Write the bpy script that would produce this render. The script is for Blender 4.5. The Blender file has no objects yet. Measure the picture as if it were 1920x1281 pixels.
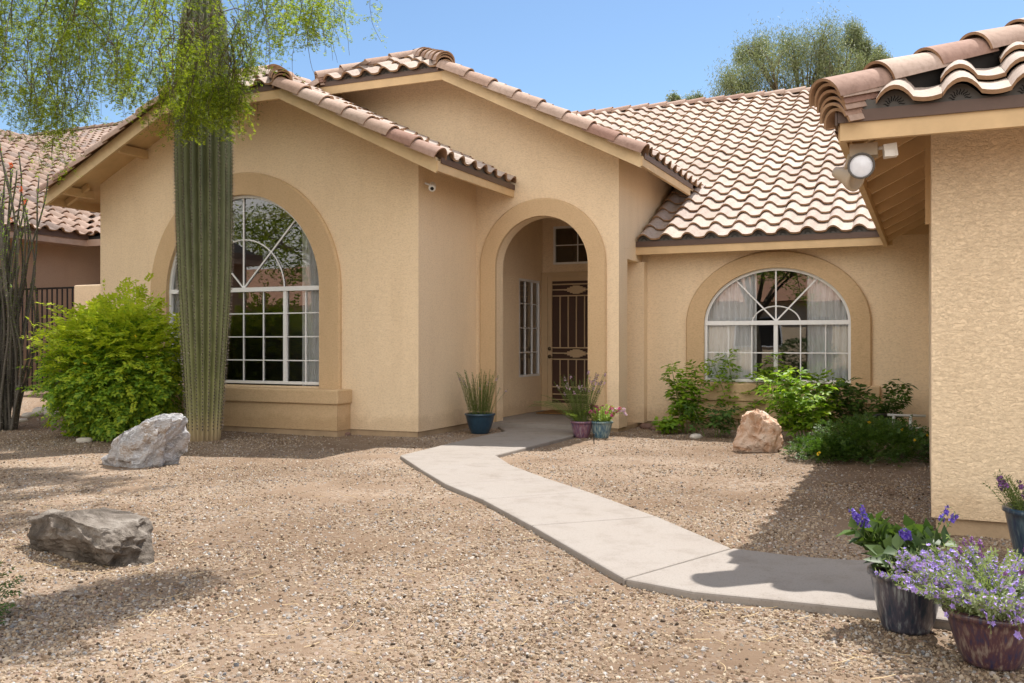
import bpy, math, random
import numpy as np
from mathutils import Vector, noise
random.seed(7); rng = np.random.default_rng(7)
S = bpy.context.scene; COL = S.collection
PI = math.pi; sin = math.sin; cos = math.cos; R = math.radians
TH = math.atan(776/1745); CS, SN = cos(TH), sin(TH); HC = 1.14; F0 = 1745.0

# ------------------------------------------------------------------ materials
def newmat(name):
    m = bpy.data.materials.new(name); m.use_nodes = True
    nt = m.node_tree; nt.nodes.clear()
    return m, nt, nt.nodes, nt.links
def N(nt, typ, **kw):
    n = nt.nodes.new(typ)
    for k, v in kw.items():
        if k in n.inputs.keys() if hasattr(n.inputs, 'keys') else False: n.inputs[k].default_value = v
        else: setattr(n, k, v)
    return n
def ramp(nt, stops, interp='LINEAR'):
    r = nt.nodes.new('ShaderNodeValToRGB'); cr = r.color_ramp; cr.interpolation = interp
    while len(cr.elements) < len(stops): cr.elements.new(0.5)
    for e, (p, c) in zip(cr.elements, stops):
        e.position = p; e.color = (*c, 1) if len(c) == 3 else c
    return r
def coords(nt, scale=(1, 1, 1), kind='Object'):
    tc = nt.nodes.new('ShaderNodeTexCoord'); mp = nt.nodes.new('ShaderNodeMapping')
    mp.inputs['Scale'].default_value = scale
    nt.links.new(tc.outputs[kind], mp.inputs['Vector']); return mp.outputs['Vector']
def noi(nt, vec, scale, detail=4, rough=.55, dist=0):
    n = nt.nodes.new('ShaderNodeTexNoise'); n.inputs['Scale'].default_value = scale
    n.inputs['Detail'].default_value = detail; n.inputs['Roughness'].default_value = rough
    n.inputs['Distortion'].default_value = dist
    if vec is not None: nt.links.new(vec, n.inputs['Vector'])
    return n.outputs['Fac']
def mixc(nt, fac, a, b, mode='MIX'):
    m = nt.nodes.new('ShaderNodeMix'); m.data_type = 'RGBA'; m.blend_type = mode
    for sock, v in ((m.inputs[0], fac), (m.inputs[6], a), (m.inputs[7], b)):
        if hasattr(v, 'links'): nt.links.new(v, sock)
        else: sock.default_value = v if isinstance(v, (int, float)) else ((*v, 1) if len(v) == 3 else v)
    return m.outputs[2]
def math_(nt, op, a, b=0.5, c=None):
    m = nt.nodes.new('ShaderNodeMath'); m.operation = op
    for i, v in enumerate((a, b, c)):
        if v is None: continue
        if hasattr(v, 'links'): nt.links.new(v, m.inputs[i])
        else: m.inputs[i].default_value = v
    return m.outputs[0]
def bump(nt, h, dist=.005, strength=1.0, normal=None):
    b = nt.nodes.new('ShaderNodeBump'); b.inputs['Distance'].default_value = dist
    b.inputs['Strength'].default_value = strength; nt.links.new(h, b.inputs['Height'])
    if normal is not None: nt.links.new(normal, b.inputs['Normal'])
    return b.outputs['Normal']
def finish(nt, color, rough=.8, normal=None, spec=.3, metal=0, coat=0):
    p = nt.nodes.new('ShaderNodeBsdfPrincipled'); o = nt.nodes.new('ShaderNodeOutputMaterial')
    for sock, v in (('Base Color', color), ('Roughness', rough)):
        if hasattr(v, 'links'): nt.links.new(v, p.inputs[sock])
        else: p.inputs[sock].default_value = v if isinstance(v, (int, float)) else (*v, 1)
    p.inputs['Specular IOR Level'].default_value = spec; p.inputs['Metallic'].default_value = metal
    p.inputs['Coat Weight'].default_value = coat
    if normal is not None: nt.links.new(normal, p.inputs['Normal'])
    nt.links.new(p.outputs[0], o.inputs[0]); return p
def island(nt):
    g = nt.nodes.new('ShaderNodeNewGeometry'); return g.outputs['Random Per Island']

def mat_stucco(name, col, col2, bs=1.0):
    m, nt, _, L = newmat(name)
    v = coords(nt, (1, 1, 2.1))
    n1 = noi(nt, v, 23, 5, .62, 1.0)
    r1 = ramp(nt, [(.42, (0, 0, 0)), (.475, (.8, .8, .8)), (.485, (.35, .35, .35)), (.56, (1, 1, 1)), (.57, (.6, .6, .6)), (.70, (1, 1, 1))]); L.new(n1, r1.inputs[0])
    n2 = noi(nt, coords(nt, (1, 1, 1.4)), 75, 4, .65); n3 = noi(nt, coords(nt, (1, 1, 1.6)), 34, 3, .6)
    h = math_(nt, 'ADD', math_(nt, 'ADD', math_(nt, 'MULTIPLY', r1.outputs[0], .38), math_(nt, 'MULTIPLY', n2, .6)), math_(nt, 'MULTIPLY', n3, .6))
    big = noi(nt, coords(nt), .9, 5, .65)
    c = mixc(nt, big, col, col2)
    gr = noi(nt, coords(nt, (1, 1, 1.7)), 42, 4, .7); rg = ramp(nt, [(.36, (.88, .87, .86)), (.50, (1, 1, 1)), (.66, (1.04, 1.04, 1.04))]); L.new(gr, rg.inputs[0]); c = mixc(nt, 1.0, c, rg.outputs[0], 'MULTIPLY')
    stn = noi(nt, coords(nt, (1, 1, .22)), 3.2, 6, .7); rs = ramp(nt, [(.30, (.945, .935, .925)), (.52, (1, 1, 1))]); L.new(stn, rs.inputs[0]); c = mixc(nt, 1.0, c, rs.outputs[0], 'MULTIPLY')
    tc = nt.nodes.new('ShaderNodeTexCoord'); sp = nt.nodes.new('ShaderNodeSeparateXYZ'); L.new(tc.outputs['Object'], sp.inputs[0])
    spl = math_(nt, 'ADD', sp.outputs[2], math_(nt, 'MULTIPLY', noi(nt, coords(nt), 5, 5, .7), -.35)); rz = ramp(nt, [(0, (.86, .83, .80)), (.10, (1, 1, 1))]); L.new(spl, rz.inputs[0]); c = mixc(nt, 1.0, c, rz.outputs[0], 'MULTIPLY')
    finish(nt, c, .92, bump(nt, h, .0066 * bs, 1.0), .15)
    return m
def mat_plain(name, col, rough=.6, var=.12, scale=6, spec=.4, metal=0, bdist=0, bscale=60, coat=0):
    m, nt, _, L = newmat(name)
    n = noi(nt, coords(nt), scale, 4, .6)
    r = ramp(nt, [(.3, (1 - var,) * 3), (.7, (1 + var * .6,) * 3)]); L.new(n, r.inputs[0])
    c = mixc(nt, 1.0, col, r.outputs[0], 'MULTIPLY')
    nrm = bump(nt, noi(nt, coords(nt), bscale, 3), bdist) if bdist else None
    finish(nt, c, rough, nrm, spec, metal, coat); return m
def mat_tile(name, cols, butt=False, scale=1.0):
    m, nt, _, L = newmat(name)
    r = ramp(nt, [(i / max(1, len(cols) - 1), c) for i, c in enumerate(cols)]); L.new(island(nt), r.inputs[0])
    n = noi(nt, coords(nt), 26 * scale, 5, .65)
    rr = ramp(nt, [(.3, (.80, .78, .76)), (.55, (1, 1, 1)), (.75, (1.08, 1.08, 1.08))]); L.new(n, rr.inputs[0])
    c = mixc(nt, 1.0, r.outputs[0], rr.outputs[0], 'MULTIPLY')
    big = noi(nt, coords(nt), 1.1, 3)
    rb = ramp(nt, [(.35, (.88, .86, .84)), (.65, (1.05, 1.05, 1.05))]); L.new(big, rb.inputs[0])
    c = mixc(nt, 1.0, c, rb.outputs[0], 'MULTIPLY')
    finish(nt, c, .9, bump(nt, noi(nt, coords(nt), 160, 3, .7), .0016), .2)
    return m
def mat_leaf(name, cols, trans=.45, rough=.5):
    m, nt, _, L = newmat(name)
    r = ramp(nt, [(i / (len(cols) - 1), c) for i, c in enumerate(cols)])
    L.new(island(nt), r.inputs[0])
    p = nt.nodes.new('ShaderNodeBsdfPrincipled'); L.new(r.outputs[0], p.inputs['Base Color'])
    p.inputs['Roughness'].default_value = rough; p.inputs['Specular IOR Level'].default_value = .35
    t = nt.nodes.new('ShaderNodeBsdfTranslucent'); 
    tc = mixc(nt, 1.0, r.outputs[0], (1.25, 1.3, .7) if name != 'curtain_sheer' else (.9, .9, .95), 'MULTIPLY'); L.new(tc, t.inputs[0])
    mx = nt.nodes.new('ShaderNodeMixShader'); mx.inputs[0].default_value = trans
    L.new(p.outputs[0], mx.inputs[1]); L.new(t.outputs[0], mx.inputs[2])
    o = nt.nodes.new('ShaderNodeOutputMaterial'); L.new(mx.outputs[0], o.inputs[0]); return m
def mat_bark(name, a, b, sc=(1, 1, .25), scale=30, bd=.006):
    m, nt, _, L = newmat(name)
    n = noi(nt, coords(nt, sc), scale, 5, .65)
    finish(nt, mixc(nt, n, a, b), .9, bump(nt, n, bd), .2); return m
def mat_glass(name):
    m, nt, _, L = newmat(name)
    f = nt.nodes.new('ShaderNodeFresnel'); f.inputs['IOR'].default_value = 1.65
    wob = bump(nt, noi(nt, coords(nt), 1.6, 1), .004, .25)
    fac = math_(nt, 'MINIMUM', math_(nt, 'MULTIPLY', f.outputs[0], 2.4), 1.0)
    tr = nt.nodes.new('ShaderNodeBsdfTransparent'); tr.inputs[0].default_value = (.95, .97, .96, 1)
    gl = nt.nodes.new('ShaderNodeBsdfGlossy'); gl.inputs['Roughness'].default_value = .0
    L.new(wob, gl.inputs['Normal'])
    mx = nt.nodes.new('ShaderNodeMixShader'); L.new(fac, mx.inputs[0]); L.new(tr.outputs[0], mx.inputs[1]); L.new(gl.outputs[0], mx.inputs[2])
    o = nt.nodes.new('ShaderNodeOutputMaterial'); L.new(mx.outputs[0], o.inputs[0]); return m
def mat_rock(name, cols, scale=3, bd=.02, vein=None):
    m, nt, _, L = newmat(name)
    v = coords(nt, (1, 1, 1))
    n = noi(nt, v, scale, 8, .65, .8)
    r = ramp(nt, [(.28 + .44 * i / (len(cols) - 1), c) for i, c in enumerate(cols)]); L.new(n, r.inputs[0])
    c = r.outputs[0]
    if vein:
        w = noi(nt, coords(nt, (1, 1, 2.5)), scale * 1.7, 6, .7, 2.5)
        rv = ramp(nt, [(.47, (0, 0, 0)), (.5, (1, 1, 1)), (.53, (0, 0, 0))]); L.new(w, rv.inputs[0])
        c = mixc(nt, rv.outputs[0], c, vein)
    h = math_(nt, 'ADD', n, math_(nt, 'MULTIPLY', noi(nt, v, scale * 9, 6, .7), .45))
    finish(nt, c, .85, bump(nt, h, bd), .25); return m
def mat_glaze(name, c1, c2, c3):
    # dripped reactive glaze running down the pot
    m, nt, _, L = newmat(name)
    v = coords(nt, (1, 1, .10))
    n = noi(nt, v, 60, 4, .6); n2 = noi(nt, coords(nt, (1, 1, .4)), 24, 4, .65)
    r = ramp(nt, [(.38, c1), (.52, c2), (.66, c3)]); L.new(math_(nt, 'ADD', math_(nt, 'MULTIPLY', n, .8), math_(nt, 'MULTIPLY', n2, .2)), r.inputs[0])
    finish(nt, r.outputs[0], .28, bump(nt, n2, .003), .5, 0, .3); return m

M = {}
M['stucco'] = mat_stucco('stucco_tan', (.85, .665, .45), (.88, .70, .49))
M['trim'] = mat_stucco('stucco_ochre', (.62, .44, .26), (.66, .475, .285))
M['found'] = mat_plain('foundation', (.40, .29, .185), .9, .2, 5, .1, 0, .003)
M['fascia'] = mat_plain('fascia_wood', (.60, .42, .23), .6, .12, 5, .3, 0, .0006, 30)
M['rakewood'] = mat_plain('rake_wood', (.62, .46, .27), .65, .15, 5, .3, 0, .0006, 30)
M['brown'] = mat_plain('drip_metal', (.105, .062, .045), .45, .1, 8, .4)
M['birdstop'] = mat_plain('bird_stop_metal', (.085, .075, .065), .5, .15, 8, .4)
M['black'] = mat_plain('black_hole', (.008, .007, .006), .8, 0)
M['tile'] = mat_tile('roof_tile', [(0.407, 0.328, 0.278), (0.450, 0.376, 0.322), (0.374, 0.300, 0.255), (0.465, 0.395, 0.337), (0.422, 0.343, 0.299), (0.397, 0.328, 0.288), (0.457, 0.383, 0.329)])
M['butt'] = mat_tile('tile_butt', [(0.336, 0.200, 0.120), (0.384, 0.248, 0.152), (0.288, 0.168, 0.100)])
M['cap'] = mat_tile('ridge_tile', [(0.326, 0.208, 0.156), (0.433, 0.321, 0.259), (0.282, 0.164, 0.127), (0.457, 0.351, 0.289), (0.370, 0.240, 0.184)])
M['ntile'] = mat_tile('neighbour_tile', [(0.261, 0.179, 0.140), (0.301, 0.219, 0.176), (0.154, 0.120, 0.106), (0.331, 0.253, 0.210), (0.285, 0.194, 0.150), (0.207, 0.168, 0.149)])
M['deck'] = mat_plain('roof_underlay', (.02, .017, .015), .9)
M['white'] = mat_plain('white_vinyl', (.78, .78, .78), .4, .04, 8)
M['glass'] = mat_glass('window_glass')
M['room'] = mat_plain('room_paint', (.16, .14, .12), .8)
M['doorpaint'] = mat_plain('door_frame_paint', (.56, .40, .24), .5, .06)
M['doordark'] = mat_plain('door_dark', (.075, .035, .022), .6, .1)
M['brass'] = mat_plain('aged_brass', (.12, .085, .05), .35, .1, 8, .5, .8)
M['iron'] = mat_plain('black_iron', (.012, .012, .012), .5)
M['nstucco'] = mat_stucco('stucco_mauve', (.40, .27, .19), (.44, .30, .215), .8)
M['ntrim'] = mat_plain('mauve_board', (.42, .29, .22), .7)
M['bark'] = mat_bark('bark_grey', (.06, .045, .03), (.16, .13, .09))
M['twig'] = mat_plain('twig', (.10, .075, .04), .8)
M['stemg'] = mat_plain('green_stem', (.16, .22, .06), .7)
M['soil'] = mat_plain('potting_soil', (.06, .04, .025), .95, .3, 30, .1, 0, .006)
M['pvleaf'] = mat_leaf('palo_verde_leaf', [(.08, .12, .02), (.20, .27, .02), (.42, .47, .03), (.07, .11, .02), (.26, .31, .02), (.13, .18, .02)], .52)
M['bushleaf'] = mat_leaf('bush_leaf', [(.12, .22, .03), (.18, .32, .04), (.30, .42, .04), (.42, .50, .04)], .48)
M['bushtip'] = mat_leaf('bush_tip_leaf', [(.42, .50, .04), (.55, .60, .05), (.34, .46, .04)], .5)
M['grayleaf'] = mat_leaf('tree_leaf', [(.12, .15, .07), (.18, .21, .11), (.24, .26, .16), (.10, .13, .05)], .35)
M['tecoma'] = mat_leaf('tecoma_leaf', [(.10, .19, .02), (.20, .34, .03), (.34, .46, .04)], .48)
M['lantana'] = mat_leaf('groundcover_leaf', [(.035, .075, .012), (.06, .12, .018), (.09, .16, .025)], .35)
M['salvialeaf'] = mat_leaf('salvia_leaf', [(.03, .06, .015), (.06, .10, .03), (.10, .16, .03)], .3)
M['herbleaf'] = mat_leaf('herb_leaf', [(.09, .12, .03), (.14, .19, .05), (.20, .24, .07)], .4)
M['paleleaf'] = mat_leaf('pale_leaf', [(.18, .24, .12), (.26, .32, .14), (.32, .36, .20)], .4)
M['limeleaf'] = mat_leaf('lime_leaf', [(.24, .34, .05), (.33, .44, .07), (.18, .28, .05)], .45)
M['yellow'] = mat_leaf('yellow_petal', [(.70, .45, .01), (.75, .55, .02)], .4)
M['orange'] = mat_leaf('orange_petal', [(.70, .10, .02), (.75, .18, .03)], .3)
M['lilac'] = mat_leaf('lilac_petal', [(.36, .27, .78), (.50, .34, .80), (.30, .25, .75), (.58, .40, .80)], .3)
M['violet'] = mat_leaf('violet_petal', [(.08, .04, .42), (.14, .08, .50), (.26, .20, .58)], .25)
M['purple'] = mat_leaf('purple_petal', [(.20, .07, .26), (.30, .13, .36), (.10, .04, .12)], .25)
M['pink'] = mat_leaf('pink_petal', [(.50, .06, .22), (.60, .12, .32), (.42, .05, .18)], .3)
M['palepink'] = mat_leaf('pale_pink_petal', [(.60, .42, .55), (.50, .32, .50)], .3)
M['concrete'] = None
def mat_concrete():
    m, nt, _, L = newmat('path_concrete')
    big = noi(nt, coords(nt), 1.4, 5, .6); c = mixc(nt, big, (0.255, 0.222, 0.193), (0.288, 0.260, 0.236))
    sp = noi(nt, coords(nt), 130, 2, .5); rs = ramp(nt, [(.32, (.72, .7, .68)), (.42, (1, 1, 1))]); L.new(sp, rs.inputs[0])
    c = mixc(nt, .8, c, rs.outputs[0], 'MULTIPLY')
    st = noi(nt, coords(nt), 4.5, 6, .7); r2 = ramp(nt, [(.33, (.84, .82, .80)), (.5, (1, 1, 1))]); L.new(st, r2.inputs[0])
    c = mixc(nt, 1, c, r2.outputs[0], 'MULTIPLY')
    cr = noi(nt, coords(nt), 1.7, 8, .7, .6); rc = ramp(nt, [(.4965, (1, 1, 1)), (.5, (.70, .66, .62)), (.5035, (1, 1, 1))]); L.new(cr, rc.inputs[0])
    ms = noi(nt, coords(nt), .7, 2); rm = ramp(nt, [(.52, (0, 0, 0)), (.6, (1, 1, 1))]); L.new(ms, rm.inputs[0]); c = mixc(nt, math_(nt, 'MULTIPLY', rm.outputs[0], .55), c, mixc(nt, 1, c, rc.outputs[0], 'MULTIPLY'))
    broom = noi(nt, coords(nt, (1, 14, 1)), 16, 3, .6)
    finish(nt, c, .85, bump(nt, math_(nt, 'ADD', noi(nt, coords(nt), 220, 4), math_(nt, 'MULTIPLY', broom, 1.2)), .0012), .25); return m
M['concrete'] = mat_concrete()
def mat_ground():
    m, nt, _, L = newmat('gravel_ground')
    v = coords(nt)
    base = ramp(nt, [(.3, (0.191, 0.131, 0.089)), (.7, (0.278, 0.205, 0.147))]); L.new(noi(nt, v, 1.1, 7, .7), base.inputs[0])
    vo = nt.nodes.new('ShaderNodeTexVoronoi'); vo.inputs['Scale'].default_value = 62; vo.inputs['Randomness'].default_value = 1
    wv = nt.nodes.new('ShaderNodeVectorMath'); wv.operation = 'ADD'
    L.new(v, wv.inputs[0]); nn = nt.nodes.new('ShaderNodeTexNoise'); nn.inputs['Scale'].default_value = 40; L.new(v, nn.inputs['Vector'])
    sc = nt.nodes.new('ShaderNodeVectorMath'); sc.operation = 'SCALE'; sc.inputs['Scale'].default_value = .02; L.new(nn.outputs['Color'], sc.inputs[0]); L.new(sc.outputs[0], wv.inputs[1])
    L.new(wv.outputs[0], vo.inputs['Vector'])
    sep = nt.nodes.new('ShaderNodeSeparateColor'); L.new(vo.outputs['Color'], sep.inputs[0])
    st = ramp(nt, [(0, (0.090, 0.062, 0.045)), (.12, (0.190, 0.123, 0.078)), (.4, (0.291, 0.213, 0.151)), (.7, (0.347, 0.269, 0.202)), (.9, (0.392, 0.336, 0.280)), (1, (0.202, 0.185, 0.174))]); L.new(sep.outputs[0], st.inputs[0])
    dk = noi(nt, v, .33, 4, .6); rdk = ramp(nt, [(.38, (.66, .62, .58)), (.58, (1, 1, 1))]); L.new(dk, rdk.inputs[0])
    cov = ramp(nt, [(.42, (0, 0, 0)), (.56, (1, 1, 1))]); L.new(noi(nt, v, 1.3, 6, .7), cov.inputs[0])
    c = mixc(nt, math_(nt, 'MULTIPLY', cov.outputs[0], .9), base.outputs[0], st.outputs[0])
    c = mixc(nt, 1.0, c, rdk.outputs[0], 'MULTIPLY')
    inv = math_(nt, 'SUBTRACT', .6, vo.outputs['Distance'])
    h = math_(nt, 'ADD', math_(nt, 'MULTIPLY', inv, cov.outputs[0]), math_(nt, 'MULTIPLY', noi(nt, v, 150, 4, .7), .35))
    finish(nt, c, .95, bump(nt, h, .012), .15); return m
M['ground'] = mat_ground()
def mat_pebble():
    m, nt, _, L = newmat('pebble')
    oi = nt.nodes.new('ShaderNodeObjectInfo')
    r = ramp(nt, [(0, (0.045, 0.032, 0.022)), (.10, (0.150, 0.098, 0.062)), (.24, (0.255, 0.182, 0.118)), (.5, (0.325, 0.245, 0.170)), (.76, (0.370, 0.300, 0.222)), (.82, (0.413, 0.378, 0.343)), (.88, (0.196, 0.189, 0.186)), (.93, (0.246, 0.144, 0.095)), (.97, (0.442, 0.414, 0.386)), (1, (0.109, 0.109, 0.116))])
    L.new(oi.outputs['Random'], r.inputs[0]); 
    finish(nt, r.outputs[0], .85, None, .25); return m
M['pebble'] = mat_pebble()
M['marble'] = mat_rock('marble_rock', [(0.085, 0.079, 0.073), (0.220, 0.213, 0.213), (0.415, 0.403, 0.409), (0.305, 0.232, 0.171), (0.512, 0.500, 0.512)], 3.4, .05, (0.610, 0.610, 0.622))
M['brownrock'] = mat_rock('brown_rock', [(0.039, 0.032, 0.026), (0.105, 0.085, 0.068), (0.213, 0.179, 0.148), (0.355, 0.314, 0.270)], 5, .05)
M['pinkrock'] = mat_rock('pink_rock', [(.32, .17, .10), (.52, .33, .22), (.66, .52, .42), (.70, .62, .54)], 4, .03)
M['whitestone'] = mat_rock('white_stone', [(.45, .40, .34), (.60, .56, .50)], 5, .005)
M['redstone'] = mat_rock('red_stone', [(.16, .09, .07), (.26, .17, .14)], 5, .005)
def mat_cactus():
    m, nt, _, L = newmat('saguaro_skin')
    tc = nt.nodes.new('ShaderNodeTexCoord'); sp = nt.nodes.new('ShaderNodeSeparateXYZ'); L.new(tc.outputs['Object'], sp.inputs[0])
    hgt = ramp(nt, [(0, (.30, .22, .13)), (.03, (.36, .29, .16)), (.07, (.29, .28, .13)), (.16, (.19, .20, .085)), (.5, (.15, .165, .09)), (1, (.135, .152, .085))])
    L.new(math_(nt, 'DIVIDE', sp.outputs[2], 5.0), hgt.inputs[0])
    n = noi(nt, coords(nt, (1, 1, .5)), 7, 5, .6)
    r = ramp(nt, [(.35, (.8, .8, .78)), (.65, (1.1, 1.1, 1.05))]); L.new(n, r.inputs[0])
    finish(nt, mixc(nt, 1, hgt.outputs[0], r.outputs[0], 'MULTIPLY'), .55, bump(nt, noi(nt, coords(nt), 90, 2), .001), .35); return m
M['cactus'] = mat_cactus()
M['spine'] = mat_plain('spine', (.50, .42, .36), .6, .1)
M['areole'] = mat_plain('areole', (.035, .025, .02), .9)
M['curtain'] = mat_leaf('curtain_sheer', [(.93, .93, .95), (.94, .94, .96)], .08, .9)
M['mat'] = mat_plain('doormat_coir', (.24, .13, .055), .95, .3, 60, .1, 0, .008)
M['bluepot'] = mat_plain('blue_glaze', (.014, .045, .078), .28, .3, 12, .5, 0, .001, 20, .4)
M['glazeA'] = mat_glaze('blue_grey_glaze', (.02, .035, .055), (.06, .055, .075), (.20, .22, .23))
M['glazeB'] = mat_glaze('plum_glaze', (.035, .035, .08), (.10, .045, .05), (.24, .19, .16))
M['glazeC'] = mat_glaze('teal_glaze', (.03, .09, .16), (.14, .22, .24), (.36, .40, .36))
M['glazeD'] = mat_glaze('plum_blue_glaze', (.06, .06, .14), (.20, .08, .11), (.26, .24, .28))
M['glazeE'] = mat_glaze('dark_blue_glaze', (.015, .03, .07), (.03, .06, .09), (.09, .13, .15))
M['lens'] = mat_plain('lamp_lens', (.80, .82, .88), .15, .1, 20, .5)
M['offwhite'] = mat_plain('aged_white_plastic', (.72, .68, .62), .5, .06)
M['beige'] = mat_plain('beige_metal', (.50, .40, .29), .5, .08)
M['darkgrey'] = mat_plain('dark_grey_metal', (.10, .09, .08), .5)
M['pipegrey'] = mat_plain('grey_pvc', (.42, .42, .40), .5)
M['asphalt'] = mat_plain('asphalt', (.06, .06, .06), .9, .2, 20, .2, 0, .003)
M['shingle'] = mat_plain('far_roof', (.46, .25, .16), .85, .25, 5, .2, 0, .02, 12)

# ------------------------------------------------------------------ mesh builder
class MB:
    def __init__(s): s.v = []; s.f = []; s.m = []; s.s = []
    def add(s, verts, faces, mi=0, smooth=False):
        o = len(s.v); s.v.extend([tuple(map(float, q)) for q in verts])
        for f in faces: s.f.append(tuple(int(i) + o for i in f)); s.m.append(mi); s.s.append(smooth)
    def quad(s, a, b, c, d, mi=0): s.add([a, b, c, d], [(0, 1, 2, 3)], mi)
    def box(s, x0, x1, y0, y1, z0, z1, mi=0):
        v = [(x, y, z) for z in (z0, z1) for y in (y0, y1) for x in (x0, x1)]
        s.add(v, [(0, 2, 3, 1), (4, 5, 7, 6), (0, 1, 5, 4), (2, 6, 7, 3), (0, 4, 6, 2), (1, 3, 7, 5)], mi)
    def obox(s, c, ax, ay, az, mi=0):   # oriented box, half axes
        c = Vector(c); ax = Vector(ax); ay = Vector(ay); az = Vector(az)
        v = [c + ax * i + ay * j + az * k for k in (-1, 1) for j in (-1, 1) for i in (-1, 1)]
        s.add(v, [(0, 2, 3, 1), (4, 5, 7, 6), (0, 1, 5, 4), (2, 6, 7, 3), (0, 4, 6, 2), (1, 3, 7, 5)], mi)
    def beam(s, p0, p1, w, h, mi=0, up=(0, 0, 1)):
        p0 = Vector(p0); p1 = Vector(p1); d = (p1 - p0); u = Vector(up); side = d.cross(u).normalized(); u2 = side.cross(d).normalized()
        s.obox((p0 + p1) / 2, d / 2, side * w / 2, u2 * h / 2, mi)
    def prism(s, poly, off, mi=0):
        n = len(poly); a = [Vector(p) for p in poly]; b = [p + Vector(off) for p in a]
        s.add(a + b, [tuple(range(n))[::-1], tuple(range(n, 2 * n))] + [(i, (i + 1) % n, n + (i + 1) % n, n + i) for i in range(n)], mi)
    def tube(s, pts, rad, seg=6, mi=0, cap=True, smooth=True):
        pts = [Vector(p) for p in pts]; n = len(pts); vs = []; ref = Vector((.3, .2, 1)).normalized()
        for i, p in enumerate(pts):
            d = (pts[min(i + 1, n - 1)] - pts[max(i - 1, 0)])
            d = d.normalized() if d.length > 1e-9 else Vector((0, 0, 1))
            if abs(d.dot(ref)) > .95: ref = Vector((1, .1, .2)).normalized()
            u = d.cross(ref).normalized(); w = d.cross(u)
            r = rad[i] if hasattr(rad, '__len__') else rad
            for k in range(seg):
                a = 2 * PI * k / seg; vs.append(p + (u * cos(a) + w * sin(a)) * r)
        fs = [(i * seg + k, i * seg + (k + 1) % seg, (i + 1) * seg + (k + 1) % seg, (i + 1) * seg + k) for i in range(n - 1) for k in range(seg)]
        if cap: fs += [tuple(range(seg))[::-1], tuple(range((n - 1) * seg, n * seg))]
        s.add(vs, fs, mi, smooth)
    def lathe(s, prof, c=(0, 0, 0), seg=40, mi=0, smooth=True):
        vs = [(c[0] + r * cos(2 * PI * k / seg), c[1] + r * sin(2 * PI * k / seg), c[2] + z) for r, z in prof for k in range(seg)]
        fs = [(i * seg + k, i * seg + (k + 1) % seg, (i + 1) * seg + (k + 1) % seg, (i + 1) * seg + k) for i in range(len(prof) - 1) for k in range(seg)]
        s.add(vs, fs, mi, smooth)
    def mark(s): s.__dict__.setdefault('cuts', []).append((len(s.v), len(s.f)))
    def build_each(s, name, mats, parent=None):
        cuts = [(0, 0)] + [c for c in s.cuts if c != (0, 0)] + [(len(s.v), len(s.f))]; out = []
        for (v0, f0), (v1, f1) in zip(cuts[:-1], cuts[1:]):
            if f1 == f0: continue
            t = MB(); t.v = s.v[v0:v1]; t.f = [tuple(i - v0 for i in f) for f in s.f[f0:f1]]; t.m = s.m[f0:f1]; t.s = s.s[f0:f1]; out.append(t.build(name, mats, parent))
        return out
    def build(s, name, mats, parent=None):
        me = bpy.data.meshes.new(name); me.from_pydata(s.v, [], s.f)
        if not isinstance(mats, (list, tuple)): mats = [mats]
        for m in mats: me.materials.append(M[m] if isinstance(m, str) else m)
        me.polygons.foreach_set('material_index', s.m); me.polygons.foreach_set('use_smooth', s.s); me.update()
        o = bpy.data.objects.new(name, me); COL.objects.link(o)
        if parent is not None: attach(o, parent)
        return o
ORIG = {}
def attach(o, parent):
    o.parent = parent; w = ORIG.get(parent.name, Vector((0, 0, 0)))
    o.location = -w if parent.type == 'EMPTY' else Vector((0, 0, 0))
def thing(name, label, cat, loc, group=None):
    o = bpy.data.objects.new(name, None); COL.objects.link(o); o.location = loc; o.empty_display_size = .2
    ORIG[o.name] = Vector(loc); o['label'] = label; o['category'] = cat
    if group: o['group'] = group
    return o
def tag(o, label, cat, group=None, kind=None):
    o['label'] = label; o['category'] = cat
    if group: o['group'] = group
    if kind: o['kind'] = kind
    return o
def struct(o): o['kind'] = 'structure'; return o
def recenter(o, loc):     # put a single-mesh thing's origin at its base
    me = o.data; n = len(me.vertices); a = np.empty(n * 3, np.float32); me.vertices.foreach_get('co', a)
    a = a.reshape(-1, 3) - np.array(loc, np.float32); me.vertices.foreach_set('co', a.ravel()); me.update(); o.location = loc; return o

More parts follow.
